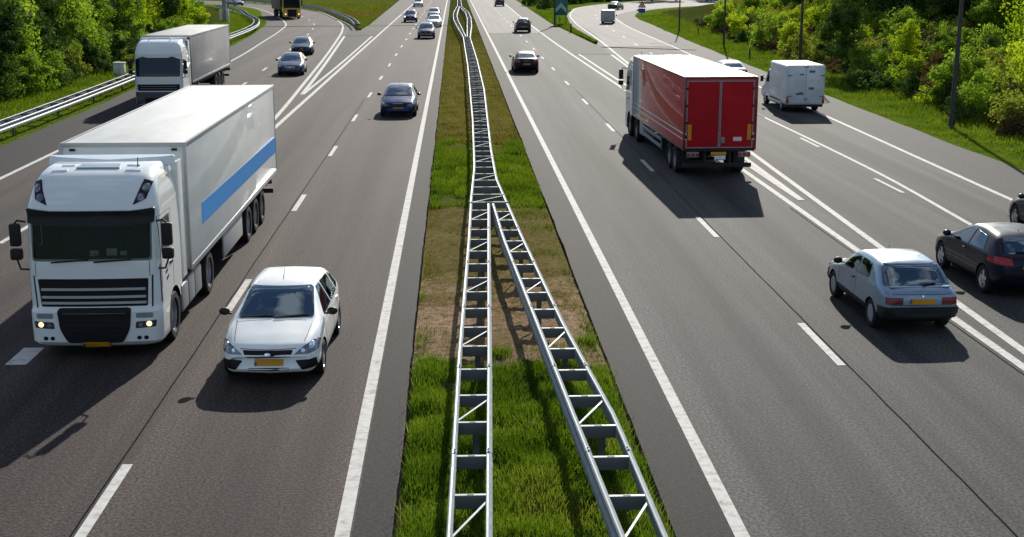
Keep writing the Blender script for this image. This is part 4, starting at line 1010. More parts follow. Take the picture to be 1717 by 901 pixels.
for s in (1, -1):
    lorry_wheel(root, s*1.06, 1.38, s); lorry_wheel(root, s*1.07, 5.1, s)
    for y in (11.0, 12.3, 13.6): lorry_wheel(root, s*1.08, y, s)
    MB().box(s*.80, s*1.23, 2.1, 4.3, .34, .92, .06, 3).build('fuel_tank', M_SKIRT, root)
    for k in range(24): MB().box(s*1.26, s*1.295, 3.3+k*.55, 3.38+k*.55, .98, 1.22).build('curtain_strap', M_CHASSIS, root)
m = MB(); m.box(-1.2, 1.2, 16.2, 16.3, .45, .60, .01); m.box(-1.25, 1.25, 16.3, 16.6, .8, 1.0, .02); m.build('underrun_bar', M_CHASSIS, root)
place(root, 'articulated_lorry', 'white lorry with dark bumper and plain grey curtain trailer beside the woods', (-15.55, 69.6, 0), R(.9), 'lorry')

# --- orange lorry on the far bend
ORANGE = carpaint('orange_paint', (.80, .42, .03), 0, .4)
root = empty('articulated_lorry'); cab = make_cab(root, ORANGE, []); b = bvh_of(cab)
panels('windscreen', b, [(rp([(-1.16,1.55),(1.16,1.55),(1.16,2.85),(-1.16,2.85)], .05), 'F')], [M_GLASST], root, d=.012)
panels('grille', b, [(rp([(-.70,1.36),(.70,1.36),(.60,.36),(-.60,.36)], .1), 'F')], [M_GRILLE], root, d=.02)
for s in (1, -1):
    hl = panels('headlight', b, [(rp([(s*.74,.58),(s*1.14,.60),(s*1.15,.78),(s*.76,.76)], .03), 'F')], [M_LAMP], root, d=.02)
    panels('bulb', b, [(rp([(s*.95+.10*math.cos(a), .68+.10*math.sin(a)) for a in np.linspace(0, 6.28, 12, endpoint=False)], 0), 'F')], [M_LIT], hl, d=.03, thick=.01)
    panels('side_window', b, [(rp([(.42,1.85),(1.25,1.85),(1.25,2.55),(.52,2.6)], .04), 'S' if s > 0 else 'L')], [M_GLASST], root)
mirrors(root)
box_trailer(root, 3.0, 15.5, 1.275, 1.1, 3.8, mat('shaded_trailer', (.02,.02,.03), .5), M_CHASSIS, M_ROOFG, M_CHASSIS, M_CHASSIS)  # trailer colour darkened to stand for its shaded side
chassis(root, .6, 15.2, (1.38, 5.1, 10.6, 11.9, 13.2))
for s in (1, -1):
    for y in (1.38, 5.1, 10.6, 11.9, 13.2): lorry_wheel(root, s*1.07, y, s)
place(root, 'articulated_lorry', 'orange lorry with lit headlights and shade-dark trailer coming round the slip road bend', (-23.3, 192.5, 0), R(13.5), 'lorry')

# --- red box lorry driving away (local nose at y=0, rear at +Y; turned round when placed)
RED = mat('red_side_panel', (.30, .018, .02), .5, spec=.2, coat=.4, coat_rough=.03); n = N(RED); p = n.obj(); xyz = n.sep(p)
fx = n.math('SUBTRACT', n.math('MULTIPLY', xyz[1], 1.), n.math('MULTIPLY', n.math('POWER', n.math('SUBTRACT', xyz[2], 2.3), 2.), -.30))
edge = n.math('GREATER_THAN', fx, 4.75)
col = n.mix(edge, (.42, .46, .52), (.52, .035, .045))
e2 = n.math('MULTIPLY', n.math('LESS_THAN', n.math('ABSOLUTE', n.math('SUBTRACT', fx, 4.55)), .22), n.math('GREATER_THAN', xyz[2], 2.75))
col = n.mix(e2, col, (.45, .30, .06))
for z in (1.42, 1.62):
    ln = n.math('LESS_THAN', n.math('ABSOLUTE', n.math('SUBTRACT', xyz[2], z)), .024)
    col = n.mix(ln, col, (.8, .78, .78))
n.color(col)
wv = n.noise(n.mapping(p, (1, 1.0, .35)), 1.6, 3, .5); n.lk(n.bump(wv, .2, .03), n.b.inputs['Coat Normal'])
REDD = mat('red_door', (.28, .008, .010), .6, spec=.15); n = N(REDD)
n.color(n.ramp(n.noise(n.obj(), 1.3, 4, .6), [(.3, (.33,.006,.012)), (.7, (.43,.010,.016))]))
M_REDFR = mat('dark_red_frame', (.12, .008, .010), .45, coat=.4)
root = empty('box_lorry'); cab = make_cab(root, LORRY_WHITE, []); daf_front(root, cab, LORRY_WHITE, plate=True); mirrors(root, zt=2.75, out=1.46)
yb = 13.75
box_trailer(root, 2.55, yb, 1.275, 1.05, 3.58, RED, LORRY_WHITE, M_ROOF, REDD, M_REDFR)
for s, (a, c) in ((1, (-1.17, -.025)), (-1, (.025, 1.17))):
    d = MB(); d.box(a, c, yb+.005, yb+.035, 1.14, 3.44, .008).build('rear_door', REDD, root)
    dr = root.children[-1] if False else [o for o in root.children if o.name.startswith('rear_door')][-1]
    m = MB()
    for x in (a, c): m.box(x-.014, x+.014, yb+.034, yb+.048, 1.12, 3.46)
    for z in (1.13, 3.45): m.box(a, c, yb+.034, yb+.046, z-.014, z+.014)
    m.build('door_seal', M_STEEL, dr)
    xo = a if s > 0 else c
    for z in (1.5, 2.0, 2.6, 3.2): MB().box(xo-.03, xo+.05, yb+.045, yb+.06, z-.04, z+.04, .005).build('hinge', M_CHASSIS, dr)
    MB().box(xo+s*.11-.065, xo+s*.11+.065, yb+.036, yb+.042, 1.40, 1.95).build('amber_marker', M_AMBER, dr)
# the rear is seen from behind, so image right is local -x
MB().box(-.20, -.03-.02, yb+.036, yb+.055, 1.28, 1.50, .01).build('door_lock', M_STEELD, root)
m = MB(); m.box(-.80, -.50, yb+.036, yb+.042, 1.36, 1.50); m.build('white_label', mat('label_white', (.72,.55,.58), .5), root)
chassis(root, .6, yb-.2, (1.38, 11.0, 12.05)); 
for s in (1, -1):
    lorry_wheel(root, s*1.06, 1.38+1.0, s) if False else lorry_wheel(root, s*1.06, 1.38, s)
    lorry_wheel(root, s*1.08, 3.35, s)
    for y in (11.0, 12.05): lorry_wheel(root, s*1.08, y, s)
    m = MB()
    for z in (.50, .78): m.box(s*1.2, s*1.24, 5.0, 9.2, z, z+.14, .01)
    for y in (5.1, 7.1, 9.1): m.box(s*1.17, s*1.2, y-.04, y+.04, .45, 1.0)
    m.build('side_guard', M_STEEL, root)
    MB().box(s*.7, s*1.2, 3.95, 4.8, .42, 1.0, .05).build('fuel_tank', M_FRAMEG, root)
    MB().box(s*1.0-.02, s*1.0+.18*s, 4.85, 4.9, .8, .95).build('side_marker', M_TAIL, root)
    MB().box(s*.8, s*1.22, 12.62, 12.66, .25, .9).build('mudflap', M_BLACK, root)
    cl = MB().box(s*.92-.22, s*.92+.22, yb-.02, yb+.03, .78, .98, .02).build('tail_lamp', M_STEELD, root)
    m = MB()
    for x in (.76, .92, 1.08): m.cyl((s*x, yb+.02, .88), (s*x, yb+.045, .88), .055, seg=14)
    m.build('lens', M_TAIL, cl)
MB().box(-1.27, 1.27, yb-.1, yb+.02, 1.0, 1.1, .01).build('rear_sill', M_CHASSIS, root)
m = MB(); m.box(-1.22, 1.22, yb-.25, yb-.12, .40, .56, .015); m.box(-.5,-.4,yb-.4,yb-.15,.5,1.0); m.box(.4,.5,yb-.4,yb-.15,.5,1.0); m.build('underrun_bar', M_CHASSIS, root)
MB().box(-.28, .28, yb, yb+.02, .86, .97, .008).build('number_plate', M_PLATE, root)
MB().box(-.25, .15, yb+.01, yb+.03, .70, .84, .008).build('white_plate', M_WHITE, root)
place(root, 'box_lorry', 'red box lorry with red rear doors and glossy red side driving away', (9.26-.33, 59.2, 0), R(180+1.4), 'lorry')

# --- white box van driving away
M_VANW = mat('van_body_white', (.70, .72, .74), .4, coat=.5, coat_rough=.1); n = N(M_VANW)
n.color(n.ramp(n.noise(n.obj(), 1.2, 6, .65), [(.3, (.46,.49,.53)), (.6, (.60,.64,.69))]))
root = empty('box_van')
cabp = [(0,.62),(.05,.85,.08),(.75,1.12,.15),(1.45,1.98,.15),(1.7,2.02,.05),(2.1,2.02,.05),(2.1,.45),(0,.35)]
m = MB(); m.prism(rounded(cabp, 3, True), 0, -.95, .95)
bmesh.ops.bevel(m.bm, geom=[e for e in m.bm.edges if abs(e.verts[0].co.x-e.verts[1].co.x) < .01], offset=.07, segments=3, affect='EDGES')
cab = m.build('cab', M_VANW, root); b = bvh_of(cab)
panels('windscreen', b, [(rp([(-.76,1.20),(.76,1.20),(.66,1.90),(-.66,1.90)], .05), 'F')], [M_GLASS], root)
panels('bonnet_grille', b, [(rect(-.5,.5,.6,.78,.03), 'F')], [M_GRILLE], root)
for s in (1, -1):
    ax = 'S' if s > 0 else 'L'
    panels('side_window', b, [(rp([(.85,1.25),(1.75,1.25),(1.75,1.85),(1.40,1.85)], .03), ax)], [M_GLASST], root)
    panels('headlight', b, [(rp([(s*.5,.72),(s*.85,.74),(s*.85,.92),(s*.6,.90)], .03), 'F')], [M_LAMP], root)
    mm = MB(); mm.tube([(s*.93,.95,1.35),(s*1.12,.92,1.38)], .02); mm.box(s*1.14-.08, s*1.14+.08, .86, .96, 1.22, 1.56, .03); mm.build('mirror', M_BLACK, root)
VB = 5.75; vz0, vz1 = .42, 2.42
MB().box(-1.0, 1.0, 2.12, VB, vz0, vz1, .09, 4).build('box_body', M_VANW, root)
MB().box(-.93, .93, 2.2, VB-.08, vz1-.01, vz1+.02, .01).build('roof', M_ROOF, root)
m = MB(); m.box(-.28, .10, 2.6, 5.1, vz1+.015, vz1+.03, .005); m.box(-.75,-.55, 2.6, 5.1, vz1+.015, vz1+.03, .005); m.build('roof_panel', mat('roof_panel_grey', (.30,.31,.26), .5), root)
for s in (1, -1):
    d = MB().box(min(s*.02,s*.86), max(s*.02,s*.86), VB-.005, VB+.03, .52, 2.30, .012).build('rear_door', M_VANW, root)
    m = MB()
    for z in (.86, 1.92): m.box(min(s*.72,s*.985), max(s*.72,s*.985), VB+.025, VB+.05, z-.025, z+.025, .006)
    m.build('hinge', M_STEELD, d)
    if s < 0:
        m = MB(); m.box(-.45,-.15,VB+.028,VB+.036,2.06,2.18); m.box(-.42,-.15,VB+.028,VB+.036,1.20,1.32); m.build('dark_label', mat('label_dark', (.10,.11,.13), .5), d)
        m = MB(); m.box(-.66,-.60,VB+.028,VB+.034,1.55,1.72); m.box(-.32,-.26,VB+.028,VB+.034,1.58,1.72); m.build('faded_sticker', mat('sticker_green', (.45,.55,.25), .5), d)
    else:
        m = MB(); m.box(.12,.34,VB+.028,VB+.04,1.93,2.0); m.box(.10,.52,VB+.028,VB+.04,.93,1.02,.01); m.box(.16,.36,VB+.028,VB+.04,1.03,1.08); m.build('dark_label', mat('label_dark', (.10,.11,.13), .5), d)
    MB().box(min(s*.88,s*.99), max(s*.88,s*.99), VB+.0, VB+.05, .50, .82, .02).build('tail_light', M_TAIL, root)
    MB().cyl((s*.05, VB+.03, .72), (s*.05, VB+.06, .72), .03).build('door_handle', M_BLACK, root)
    MB().box(s*1.0-.03, s*1.0+.03, 4.95, VB, .62, .68, .01).build('rub_rail', M_VANW, root)
    MB().box(s*.98-.02, s*.98+.02, 1.9, 4.7, .36, .60, .01).build('side_skirt', M_VANW, root)
    m = MB()
    m.box(s*1.0-.006, s*1.0+.006, 2.9, 4.6, 1.78, 1.80); m.box(s*1.0-.006, s*1.0+.006, 2.9, 4.6, 1.18, 1.20)
    for y in (3.0, 3.5, 3.62, 4.1, 4.5): m.box(s*1.0-.006, s*1.0+.006, y, y+.02, 1.24, 1.74)
    m.build('faded_lettering', mat('label_faded', (.45,.47,.50), .5), root)
    for y in (.95, 4.55): add_wheel(root, s*.84, y, .34, .22, 'cap', s)
MB().box(-.1, .1, VB-.03, VB+.02, 2.32, 2.40, .01).build('brake_light', M_TAIL, root)
m = MB(); m.box(-.95, .95, 5.0, VB-.1, .30, .42); m.box(-.9,.9,.6,5.2,.28,.5); m.build('underframe', M_CHASSIS, root)
VANROOT = root
place(root, 'box_van', 'dirty white box van with two rear doors driving away in the outer lane', (17.95, 72.3, 0), R(180), 'van')
c = copy_tree(VANROOT)
M_BOXG = mat('grey_box', (.38, .40, .42), .5)
for o in c.children:
    if o.name.startswith(('box_body', 'rear_door')): o.data = o.data.copy(); o.data.materials[0] = M_BOXG
place(c, 'box_van', 'small grey box lorry on the far bend of the right slip road', (20.9, 178.5, 0), R(180-10), 'van'); c.scale = (.85, .85, .72)
# ---------------------------------------------------------------- the cars on the road
WHITE = carpaint('white_paint', (.88, .90, .86), 0, .4)
# white hatchback, oncoming
s = dict(SPEC_HATCH, open=2.45); s['mirmat'] = M_BLACK; s['sglass'] = M_GLASSG
place(make_car('hatch', WHITE, s), 'hatchback_car', 'white five-door hatchback overtaking the white lorry in the inner lane', (-3.39, 22.5, 0), R(-1.5))
# old silver three-door hatch, driving away
SILVER = carpaint('silver_blue_paint', (.20, .285, .38), .35, .34)
s = dict(SPEC_HATCH, open=2.30, ws=rp([(-.64,.95),(.64,.95),(.53,1.31),(-.53,1.31)], .04),
  rw=rp([(-.71,.985),(.71,.985),(.60,1.335),(-.60,1.335)], .03), tailmat=mat('dark_tail_lamp', (.16, .012, .014), .35, coat=.2),
  sw=[rp([(1.42,.915),(2.28,.925),(2.28,1.275),(1.90,1.265)], .025), rp([(2.37,.93),(3.05,.96),(2.95,1.27),(2.37,1.275)], .03)],
  mirror=(1.42, .95), mirmat=M_BLACK, seams=[[(2.33,1.28),(2.33,.9),(2.36,.6),(2.30,.32)],[(1.20,.86),(1.22,.30)]], handles=[(2.15,.80)], hmat=M_BLACK,
  rubstrip=[rp([(1.15,.36),(3.0,.36),(3.0,.43),(1.15,.43)], .01)], sglass=M_GLASSG,
  hl=[rect(.40,.74,.58,.70)], gr=[rect(-.36,.36,.58,.68)], fog=[], plate=('R', .665, .105), bulb=None,
  tl=[rp([(.40,.655),(.735,.655),(.735,.80),(.40,.80)], .012)], lines=[([(-.76,.86),(.76,.86)], 'R'), ([(-.75,.640),(.75,.640)], 'R')],
  bumper=[(rp([(-.80,.36),(.80,.36),(.80,.60),(-.80,.60)], .03), 'R')],
  trim=lambda c: c.z < .40 or (c.z < .58 and (c.y > 3.75 or c.y < .45)), wiper=[([(-.05,1.0),(-.35,1.03)], 'R')], antenna=(2.0, 1.39, .12),
  spoiler=(3.92, .975, .62), rim='cap', badge=(rp([(-.03,.83),(0,.80),(.03,.83),(0,.86)], .01), 'R'))
place(make_car('oldhatch', SILVER, s), 'hatchback_car', 'old silver blue three-door hatchback with black rear bumper driving away', (9.36, 29.4, 0), R(180+1))
# black three-door hatch, driving away
BLACKP = carpaint('black_paint', (.004, .006, .016), .0, .35, .2)
s = dict(SPEC_HATCH, open=2.40, ws=rp([(-.68,.99),(.68,.99),(.56,1.34),(-.56,1.34)], .04), rw=rp([(-.60,1.02),(.60,1.02),(.50,1.31),(-.50,1.31)], .06),
  sw=[rp([(1.48,.935),(2.42,.955),(2.42,1.305),(2.05,1.295)], .03), rp([(2.50,.96),(3.30,.985),(3.12,1.26),(2.50,1.305)], .03)], sglass=M_GLASSG,
  mirror=(1.46, .97), seams=[[(2.46,.95),(2.50,.6),(2.44,.32)],[(1.25,.88),(1.28,.30)]], handles=[(2.28,.83)],
  hl=[rect(.45,.78,.6,.72)], gr=[rect(-.3,.3,.3,.68)], fog=[], bulb=None, plate=('R', .70, .11),
  tl=[rp([(.47,.79),(.84,.79),(.86,.93),(.70,.96),(.50,.93)], .03)], lines=[([(-.74,.62),(.74,.62)], 'R')], wiper=[([(-.02,1.04),(.35,1.06)], 'R')], antenna=(3.2, 1.39, .10),
  badge=(rp([(-.09,.90),(.09,.90),(.09,.93),(-.09,.93)], .01), 'R'))
WLINE = s
place(make_car('threedoor', BLACKP, s), 'hatchback_car', 'glossy black three-door hatchback with red tail lights driving away beside silver hatchback', (12.93, 32.25, 0), R(180+.5))
# dark car cut by the right edge of the view
DARKB = carpaint('dark_blue_paint', (.008, .013, .034), .0, .3, .5)
SED = dict(SPEC_HATCH, ws=rp([(-.70,.985),(.70,.985),(.575,1.35),(-.575,1.35)], .06), rw=rp([(-.62,1.075),(.62,1.075),(.52,1.34),(-.52,1.34)], .05),
  sw=[rp([(1.60,.945),(2.55,.965),(2.55,1.33),(2.15,1.32)], .03), rp([(2.62,.965),(3.5,.985),(3.42,1.29),(2.62,1.335)], .03), rp([(3.57,.99),(3.95,1.02),(3.57,1.24)], .03)],
  mirror=(1.55, .98), seams=[[(2.58,.95),(2.6,.30)],[(1.30,.88),(1.34,.30)]], handles=[(2.42,.85),(3.38,.87)],
  hl=[rp([(.52,.60),(.84,.64),(.88,.76),(.66,.71)], .03)], gr=[rp([(-.36,.66),(.36,.66),(.30,.46),(-.30,.46)], .03), rect(-.5,.5,.26,.36)],
  fog=[rect(.56,.78,.32,.42)], bulb=[(.70,.67,.05)], plate=('F', .42, .11), badge=(rp([(-.06,.60),(0,.56),(.06,.60),(0,.64)], .04), 'F'),
  tl=[rp([(.45,.78),(.82,.78),(.84,.93),(.48,.95)], .03)], lines=[([(-.62,.98),(.62,.98)], 'F')], antenna=(3.3, 1.44, .15),
  wiper=[([(-.66,1.0),(-.05,1.02)], 'F')])
place(make_car('sedan', DARKB, SED), 'saloon_car', 'dark blue car cut off by the right edge of the view in the outer lane', (16.98, 37.3, 0), R(180))
# oncoming dark blue hatchback behind the gap
NAVY = carpaint('navy_paint', (.010, .028, .11), .1, .28, .7)
s = dict(SPEC_HATCH, bulb=[(.72,.70,.05)], plate=('F', .42, .11), badge=(rect(-.24,.24,.675,.70,.01), 'F'))
place(make_car('hatch', NAVY, s), 'hatchback_car', 'navy blue hatchback alone in the inner lane with a yellow plate', (-2.86, 65.4, 0), R(-.6))
INS = carpaint('steel_blue_paint', (.025, .05, .11), .2, .28, .7)
s = dict(SED, grbars=[rect(-.34,.34,.55,.575,.01), rect(-.36,.36,.64,.665,.01)])
place(make_car('sedan', INS, s), 'saloon_car', 'steel blue saloon with chrome grille bars on the slip road, nearer of two', (-11.33, 91.2, 0), R(2.5))
GREYV = carpaint('violet_grey_paint', (.018, .018, .034), .2, .28, .7)
place(make_car('sedan', GREYV, SED), 'saloon_car', 'dark violet grey saloon on the slip road just behind the steel blue saloon', (-12.95, 112.5, 0), R(3.5))
CYAN = carpaint('blue_grey_paint', (.06, .12, .17), .5, .25)
place(make_car('sedan', CYAN, SED), 'saloon_car', 'small blue grey car far up the slip road loop behind the orange lorry', (-41.0, 258, 0), R(38))
MPVS = dict(SPEC_HATCH, ws=rp([(-.71,1.10),(.71,1.10),(.57,1.53),(-.57,1.53)], .06), rw=rp([(-.62,1.12),(.62,1.12),(.53,1.50),(-.53,1.50)], .05),
  sw=[rp([(1.35,1.03),(2.25,1.05),(2.25,1.50),(1.92,1.48)], .03), rp([(2.32,1.05),(3.2,1.07),(3.2,1.49),(2.32,1.51)], .03), rp([(3.28,1.07),(4.0,1.10),(3.86,1.42),(3.28,1.48)], .03)],
  mirror=(1.3, 1.07), seams=[[(2.28,1.03),(2.3,.35)],[(1.22,.96),(1.26,.35)]], handles=[(2.15,.93),(3.05,.95)],
  hl=[rp([(.52,.70),(.84,.76),(.88,.90),(.66,.84)], .03)], gr=[rp([(-.42,.78),(.42,.78),(.36,.62),(-.36,.62)], .03), rect(-.5,.5,.30,.42)],
  fog=[rect(.58,.78,.36,.46)], bulb=[(.71,.79,.05)], plate=('F', .48, .11), badge=(rp([(-.06,.70),(0,.66),(.06,.70),(0,.74)], .03), 'F'),
  tl=[rp([(.60,.85),(.84,.85),(.80,1.10),(.68,1.10)], .03)], lines=[([(-.62,1.06),(.62,1.06)], 'F')], antenna=(3.4, 1.6, .2), wiper=[([(-.66,1.11),(-.05,1.13)], 'F')])
PURP = carpaint('purple_paint', (.045, .030, .060), .4, .28)
place(make_car('mpv', PURP, MPVS), 'people_carrier', 'dull purple people carrier leading the far queue in the inner lane', (-2.96, 138, 0), 0)
place(make_car('sedan', WHITE, dict(SED)), 'saloon_car', 'whitish saloon half hidden behind the purple people carrier', (-2.5, 165, 0), 0)
PALE = carpaint('pale_green_grey_paint', (.30, .36, .36), .4, .3)
place(make_car('hatch', PALE, SPEC_HATCH), 'hatchback_car', 'pale grey green hatchback last of the far inner lane queue', (-3.0, 194, 0), 0)
s = dict(MPVS, bulbmat=M_LITW, bulb=[(.72,.78,.085)])
place(make_car('mpv', NAVY, s), 'people_carrier', 'dark blue people carrier with bright headlights in the far outer lane', (-5.95, 179.5, 0), 0)
place(make_car('hatch', WHITE, SPEC_HATCH), 'hatchback_car', 'small whitish hatchback farthest up the oncoming carriageway by the top edge', (-6.76, 249, 0), 0)
# cars driving away on the right
s = dict(SED, plate=('R', .60, .11), lines=[([(-.74,.64),(.74,.64)], 'R')], badge=(rect(-.2,.2,.88,.90,.005), 'R'))
place(make_car('sedan', BLACKP, s), 'saloon_car', 'black coupe with pale shining rear window driving away in the inner lane', (5.05, 97.3, 0), R(180))
s = dict(MPVS, plate=('R', .66, .11), badge=(rect(-.3,.3,.82,.85,.005), 'R'))
place(make_car('mpv', carpaint('charcoal_paint', (.012, .012, .018), 0, .3, .5), s), 'people_carrier', 'charcoal people carrier driving away in the outer lane beyond the black coupe', (7.83, 154.8, 0), R(180))
place(make_car('mpv', DARKB, s), 'people_carrier', 'dark car farthest up the right carriageway at the top edge', (8.64, 256.5, 0), R(180))
place(make_car('sedan', carpaint('dark_green_paint', (.012, .024, .026), .3, .25), SED), 'saloon_car', 'dark green car on the far bend of the right slip road', (29.2, 234, 0), R(180-24))
place(make_car('sedan', WHITE, dict(SED, plate=('R', .6, .11))), 'saloon_car', 'white car mostly hidden between the red lorry and the white box van', (17.75, 87.4, 0), R(180))
# ---------------------------------------------------------------- grass blades
def leafmat(name, stops, trans=.45, rough=.55):
    m = mat(name, stops[0][1], .8, spec=.06); n = N(m)
    at = n.new('ShaderNodeAttribute', attribute_name='shade'); at.attribute_type = 'GEOMETRY'
    oi = n.new('ShaderNodeObjectInfo'); f = n.math('ADD', at.outputs['Fac'], n.math('MULTIPLY', n.math('SUBTRACT', oi.outputs['Random'], .5), .22))
    c = n.ramp(f, stops); n.color(c)
    tr = n.new('ShaderNodeBsdfTranslucent'); mxs = n.new('ShaderNodeMixShader'); mxs.inputs[0].default_value = trans
    c2 = n.mix(1., c, (1.2, 1.3, .55), 'MULTIPLY'); n.lk(c2, tr.inputs[0])
    out = n.n['Material Output']; n.lk(n.b.outputs[0], mxs.inputs[1]); n.lk(tr.outputs[0], mxs.inputs[2]); n.lk(mxs.outputs[0], out.inputs['Surface']); return m
rs = np.random.RandomState(11)
def blades(P, h, wd, lean=.5):
    """P: (n,3) feet -> (n,4,3) tapering bent blades"""
    n_ = len(P); a = rs.rand(n_)*6.283; b = rs.rand(n_)*6.283; H = h*(.45+.9*rs.rand(n_)); W = wd*(.7+.6*rs.rand(n_)); l = H*lean*rs.rand(n_)
    dx, dy = np.cos(a)*W/2, np.sin(a)*W/2; V = np.zeros((n_, 4, 3))
    V[:, 0] = P-np.stack([dx, dy, dx*0], 1); V[:, 1] = P+np.stack([dx, dy, dx*0], 1)
    T = P+np.stack([np.cos(b)*l, np.sin(b)*l, H], 1)
    V[:, 2] = T+np.stack([dx, dy, dx*0], 1)*.25; V[:, 3] = T-np.stack([dx, dy, dx*0], 1)*.25
    return V
def vnoise(x, y, s, seed=0):
    """cheap smooth 2D value noise"""
    r = np.random.RandomState(seed); T = r.rand(64, 64); u = (x*s) % 63; v = (y*s) % 63; i = u.astype(int); j = v.astype(int); fu = u-i; fv = v-j
    fu = fu*fu*(3-2*fu); fv = fv*fv*(3-2*fv)
    return (T[i, j]*(1-fu)+T[i+1, j]*fu)*(1-fv)+(T[i, j+1]*(1-fu)+T[i+1, j+1]*fu)*fv
M_GRASS = leafmat('grass_blades', [(0, (.034,.060,.008)), (.5, (.082,.140,.015)), (.8, (.150,.210,.022)), (1, (.26,.24,.08))], .45)
M_GRASSL = leafmat('bright_grass_blades', [(0, (.05,.075,.010)), (.5, (.10,.155,.014)), (.85, (.16,.215,.022)), (1, (.24,.20,.07))], .4)
M_MOSS = leafmat('dry_moss_blades', [(0, (.085,.075,.022)), (.5, (.175,.15,.04)), (.85, (.24,.205,.06)), (1, (.12,.165,.03))], .3)
def field(name, x, y, z, keep, h, wd, m, lean=.5, hv=None):
    x, y = x[keep], y[keep]; z = z[keep] if hasattr(z, '__len__') else np.full(len(x), z)
    hh = h*(hv[keep] if hv is not None else 1.)
    V = blades(np.stack([x, y, z], 1), hh, wd, lean); sh = np.clip(.5*rs.rand(len(x))+.6*vnoise(x, y, .9, 5)-.05, 0, 1)
    o = link(name, np_quads(name, V, m, sh)); tag(o, kind='stuff'); return o
# dense tussocks in the near median
n_ = 120000; x = rs.uniform(-.84, 2.8, n_); y = rs.uniform(12.5, 25.2, n_); k = vnoise(x, y, 1.7, 1)
edge = np.minimum(x+.84, 2.8-x); thr = np.clip((y-22.6+4.0*(vnoise(x, y, 1.4, 8)-.5)-1.5*np.clip(.6-edge, 0, 1))/1.0, 0, 1)
keep = (rs.rand(n_) < (.35+.65*k)*(1-thr))&(rs.rand(n_) < np.clip(edge/.22, .05, 1))
o = field('grass', x, y, 0., keep, .17, .016, M_GRASS, .8, .55+.9*k); tag(o, 'long green grass in the near part of the median', 'grass')
n_ = 30000; x = rs.uniform(-.8, 2.75, n_); y = rs.uniform(24, 41, n_); k = vnoise(x, y, 1.3, 2)
ed = np.minimum(x+.84, 2.8-x)
o = field('sparse_grass', x, y, 0., rs.rand(n_) < np.clip((k-.55)*2.2+.9*np.clip(.8-ed, 0, 1)*vnoise(x, y, .5, 9), 0, 1), .06, .018, M_MOSS, .9); tag(o, 'sparse dry tufts on the bare soil of the median', 'dry grass')
n_ = 26000; x = rs.uniform(-.84, 2.8, n_); y = rs.uniform(23, 42, n_); k = vnoise(x, y, .9, 31); ed = np.minimum(x+.84, 2.8-x); k2 = vnoise(x, y, .35, 33)
o = field('sparse_grass', x, y, 0., rs.rand(n_) < np.clip((k+.5*k2-.88)*3+.9*np.clip(.45-ed, 0, 1)*k2, 0, .85), .10, .016, M_GRASSL, .9, .5+k); tag(o, 'scattered green tufts on the bare soil of the median', 'grass')
n_ = 60000; x = rs.uniform(-.82, 2.78, n_); y = rs.uniform(40, 56, n_); k = vnoise(x, y, 1.1, 3); w2 = 9*(vnoise(x, y, .8, 14)-.5); e = np.clip((y-40+w2)/2.5, 0, 1)*np.clip((55-y+w2)/3.5, 0, 1)
o = field('grass', x, y, 0., rs.rand(n_) < (.4+.6*k)*e, .16, .028, M_GRASSL, .7, .6+.7*k); tag(o, 'bright green grass patch around the long median barrier', 'grass')
n_ = 45000; x = rs.uniform(-.82, 2.78, n_); y = 55+115*rs.rand(n_)**1.4; k = vnoise(x, y, .8, 4)
o = field('dry_grass', x, y, 0., rs.rand(n_) < .3+.7*k, .09, .04, M_MOSS, .9); tag(o, 'olive brown moss along the far median', 'dry grass')
# roadside verges
def verge_field(L, d0, d1, ys, n_, h, wd, m, label, seed, fall=None):
    t = rs.rand(n_)**1.5; y = ys[0]+(ys[1]-ys[0])*t; d = rs.uniform(d0, d1, n_); x = line_x(L, y)+d; k = vnoise(x, y, .6, seed)
    e = np.clip((d-d0)/.3, 0, 1) if d1 > 0 else np.clip((d1-d)/.3, 0, 1)
    ax = np.abs(d); tall = .35+.9*np.clip((ax-.6)/2.5, 0, 1)
    sc = np.clip(y/70, .8, 2.4)
    o = field('verge_grass', x, y, np.maximum(ground_z(x, y), .0), rs.rand(n_) < (.3+.7*k), h, wd, m, .8, tall*(.6+.7*k)*np.sqrt(sc)); tag(o, label, 'grass'); return o
verge_field(R_OUT, .02, 4.6, (42, 200), 90000, .20, .045, M_GRASSL, 'bright verge grass along the right slip road', 21)
verge_field(L_OUT, -5.8, -.02, (48, 200), 90000, .20, .045, M_GRASSL, 'bright verge grass on both sides of the left barrier', 22)
n_ = 30000; t = rs.rand(n_); y = 129+100*rs.rand(n_)**1.3; x0 = np.interp(y, [128.5,175,303], [13.8,12.9,13.9]); x1 = line_x(GORE_R, y); x = x0+(x1-x0)*rs.rand(n_)
o = field('verge_grass', x, y, 0., rs.rand(n_) < .8, .22, .07, M_GRASSL, .8); tag(o, 'bright grass in the right gore around the green sign', 'grass')
n_ = 40000; y = 158+120*rs.rand(n_)**1.2; x1 = np.interp(y, [158,172.5,303], [-11.2,-11.1,-12.4]); x0 = line_x(GORE_L, y)+.6; x = x0+(x1-x0)*rs.rand(n_)
kk = vnoise(x, y, .12, 41) > .52
verge2 = field('verge_grass', x, y, 0., kk & (rs.rand(n_) < .8), .20, .08, M_GRASSL, .8); tag(verge2, 'patches of green grass between the left loop and the motorway', 'grass')
o = field('dry_grass', x, y, 0., ~kk & (rs.rand(n_) < .8), .22, .08, M_MOSS, .8); tag(o, 'olive rough grass between the left loop and the motorway', 'grass')

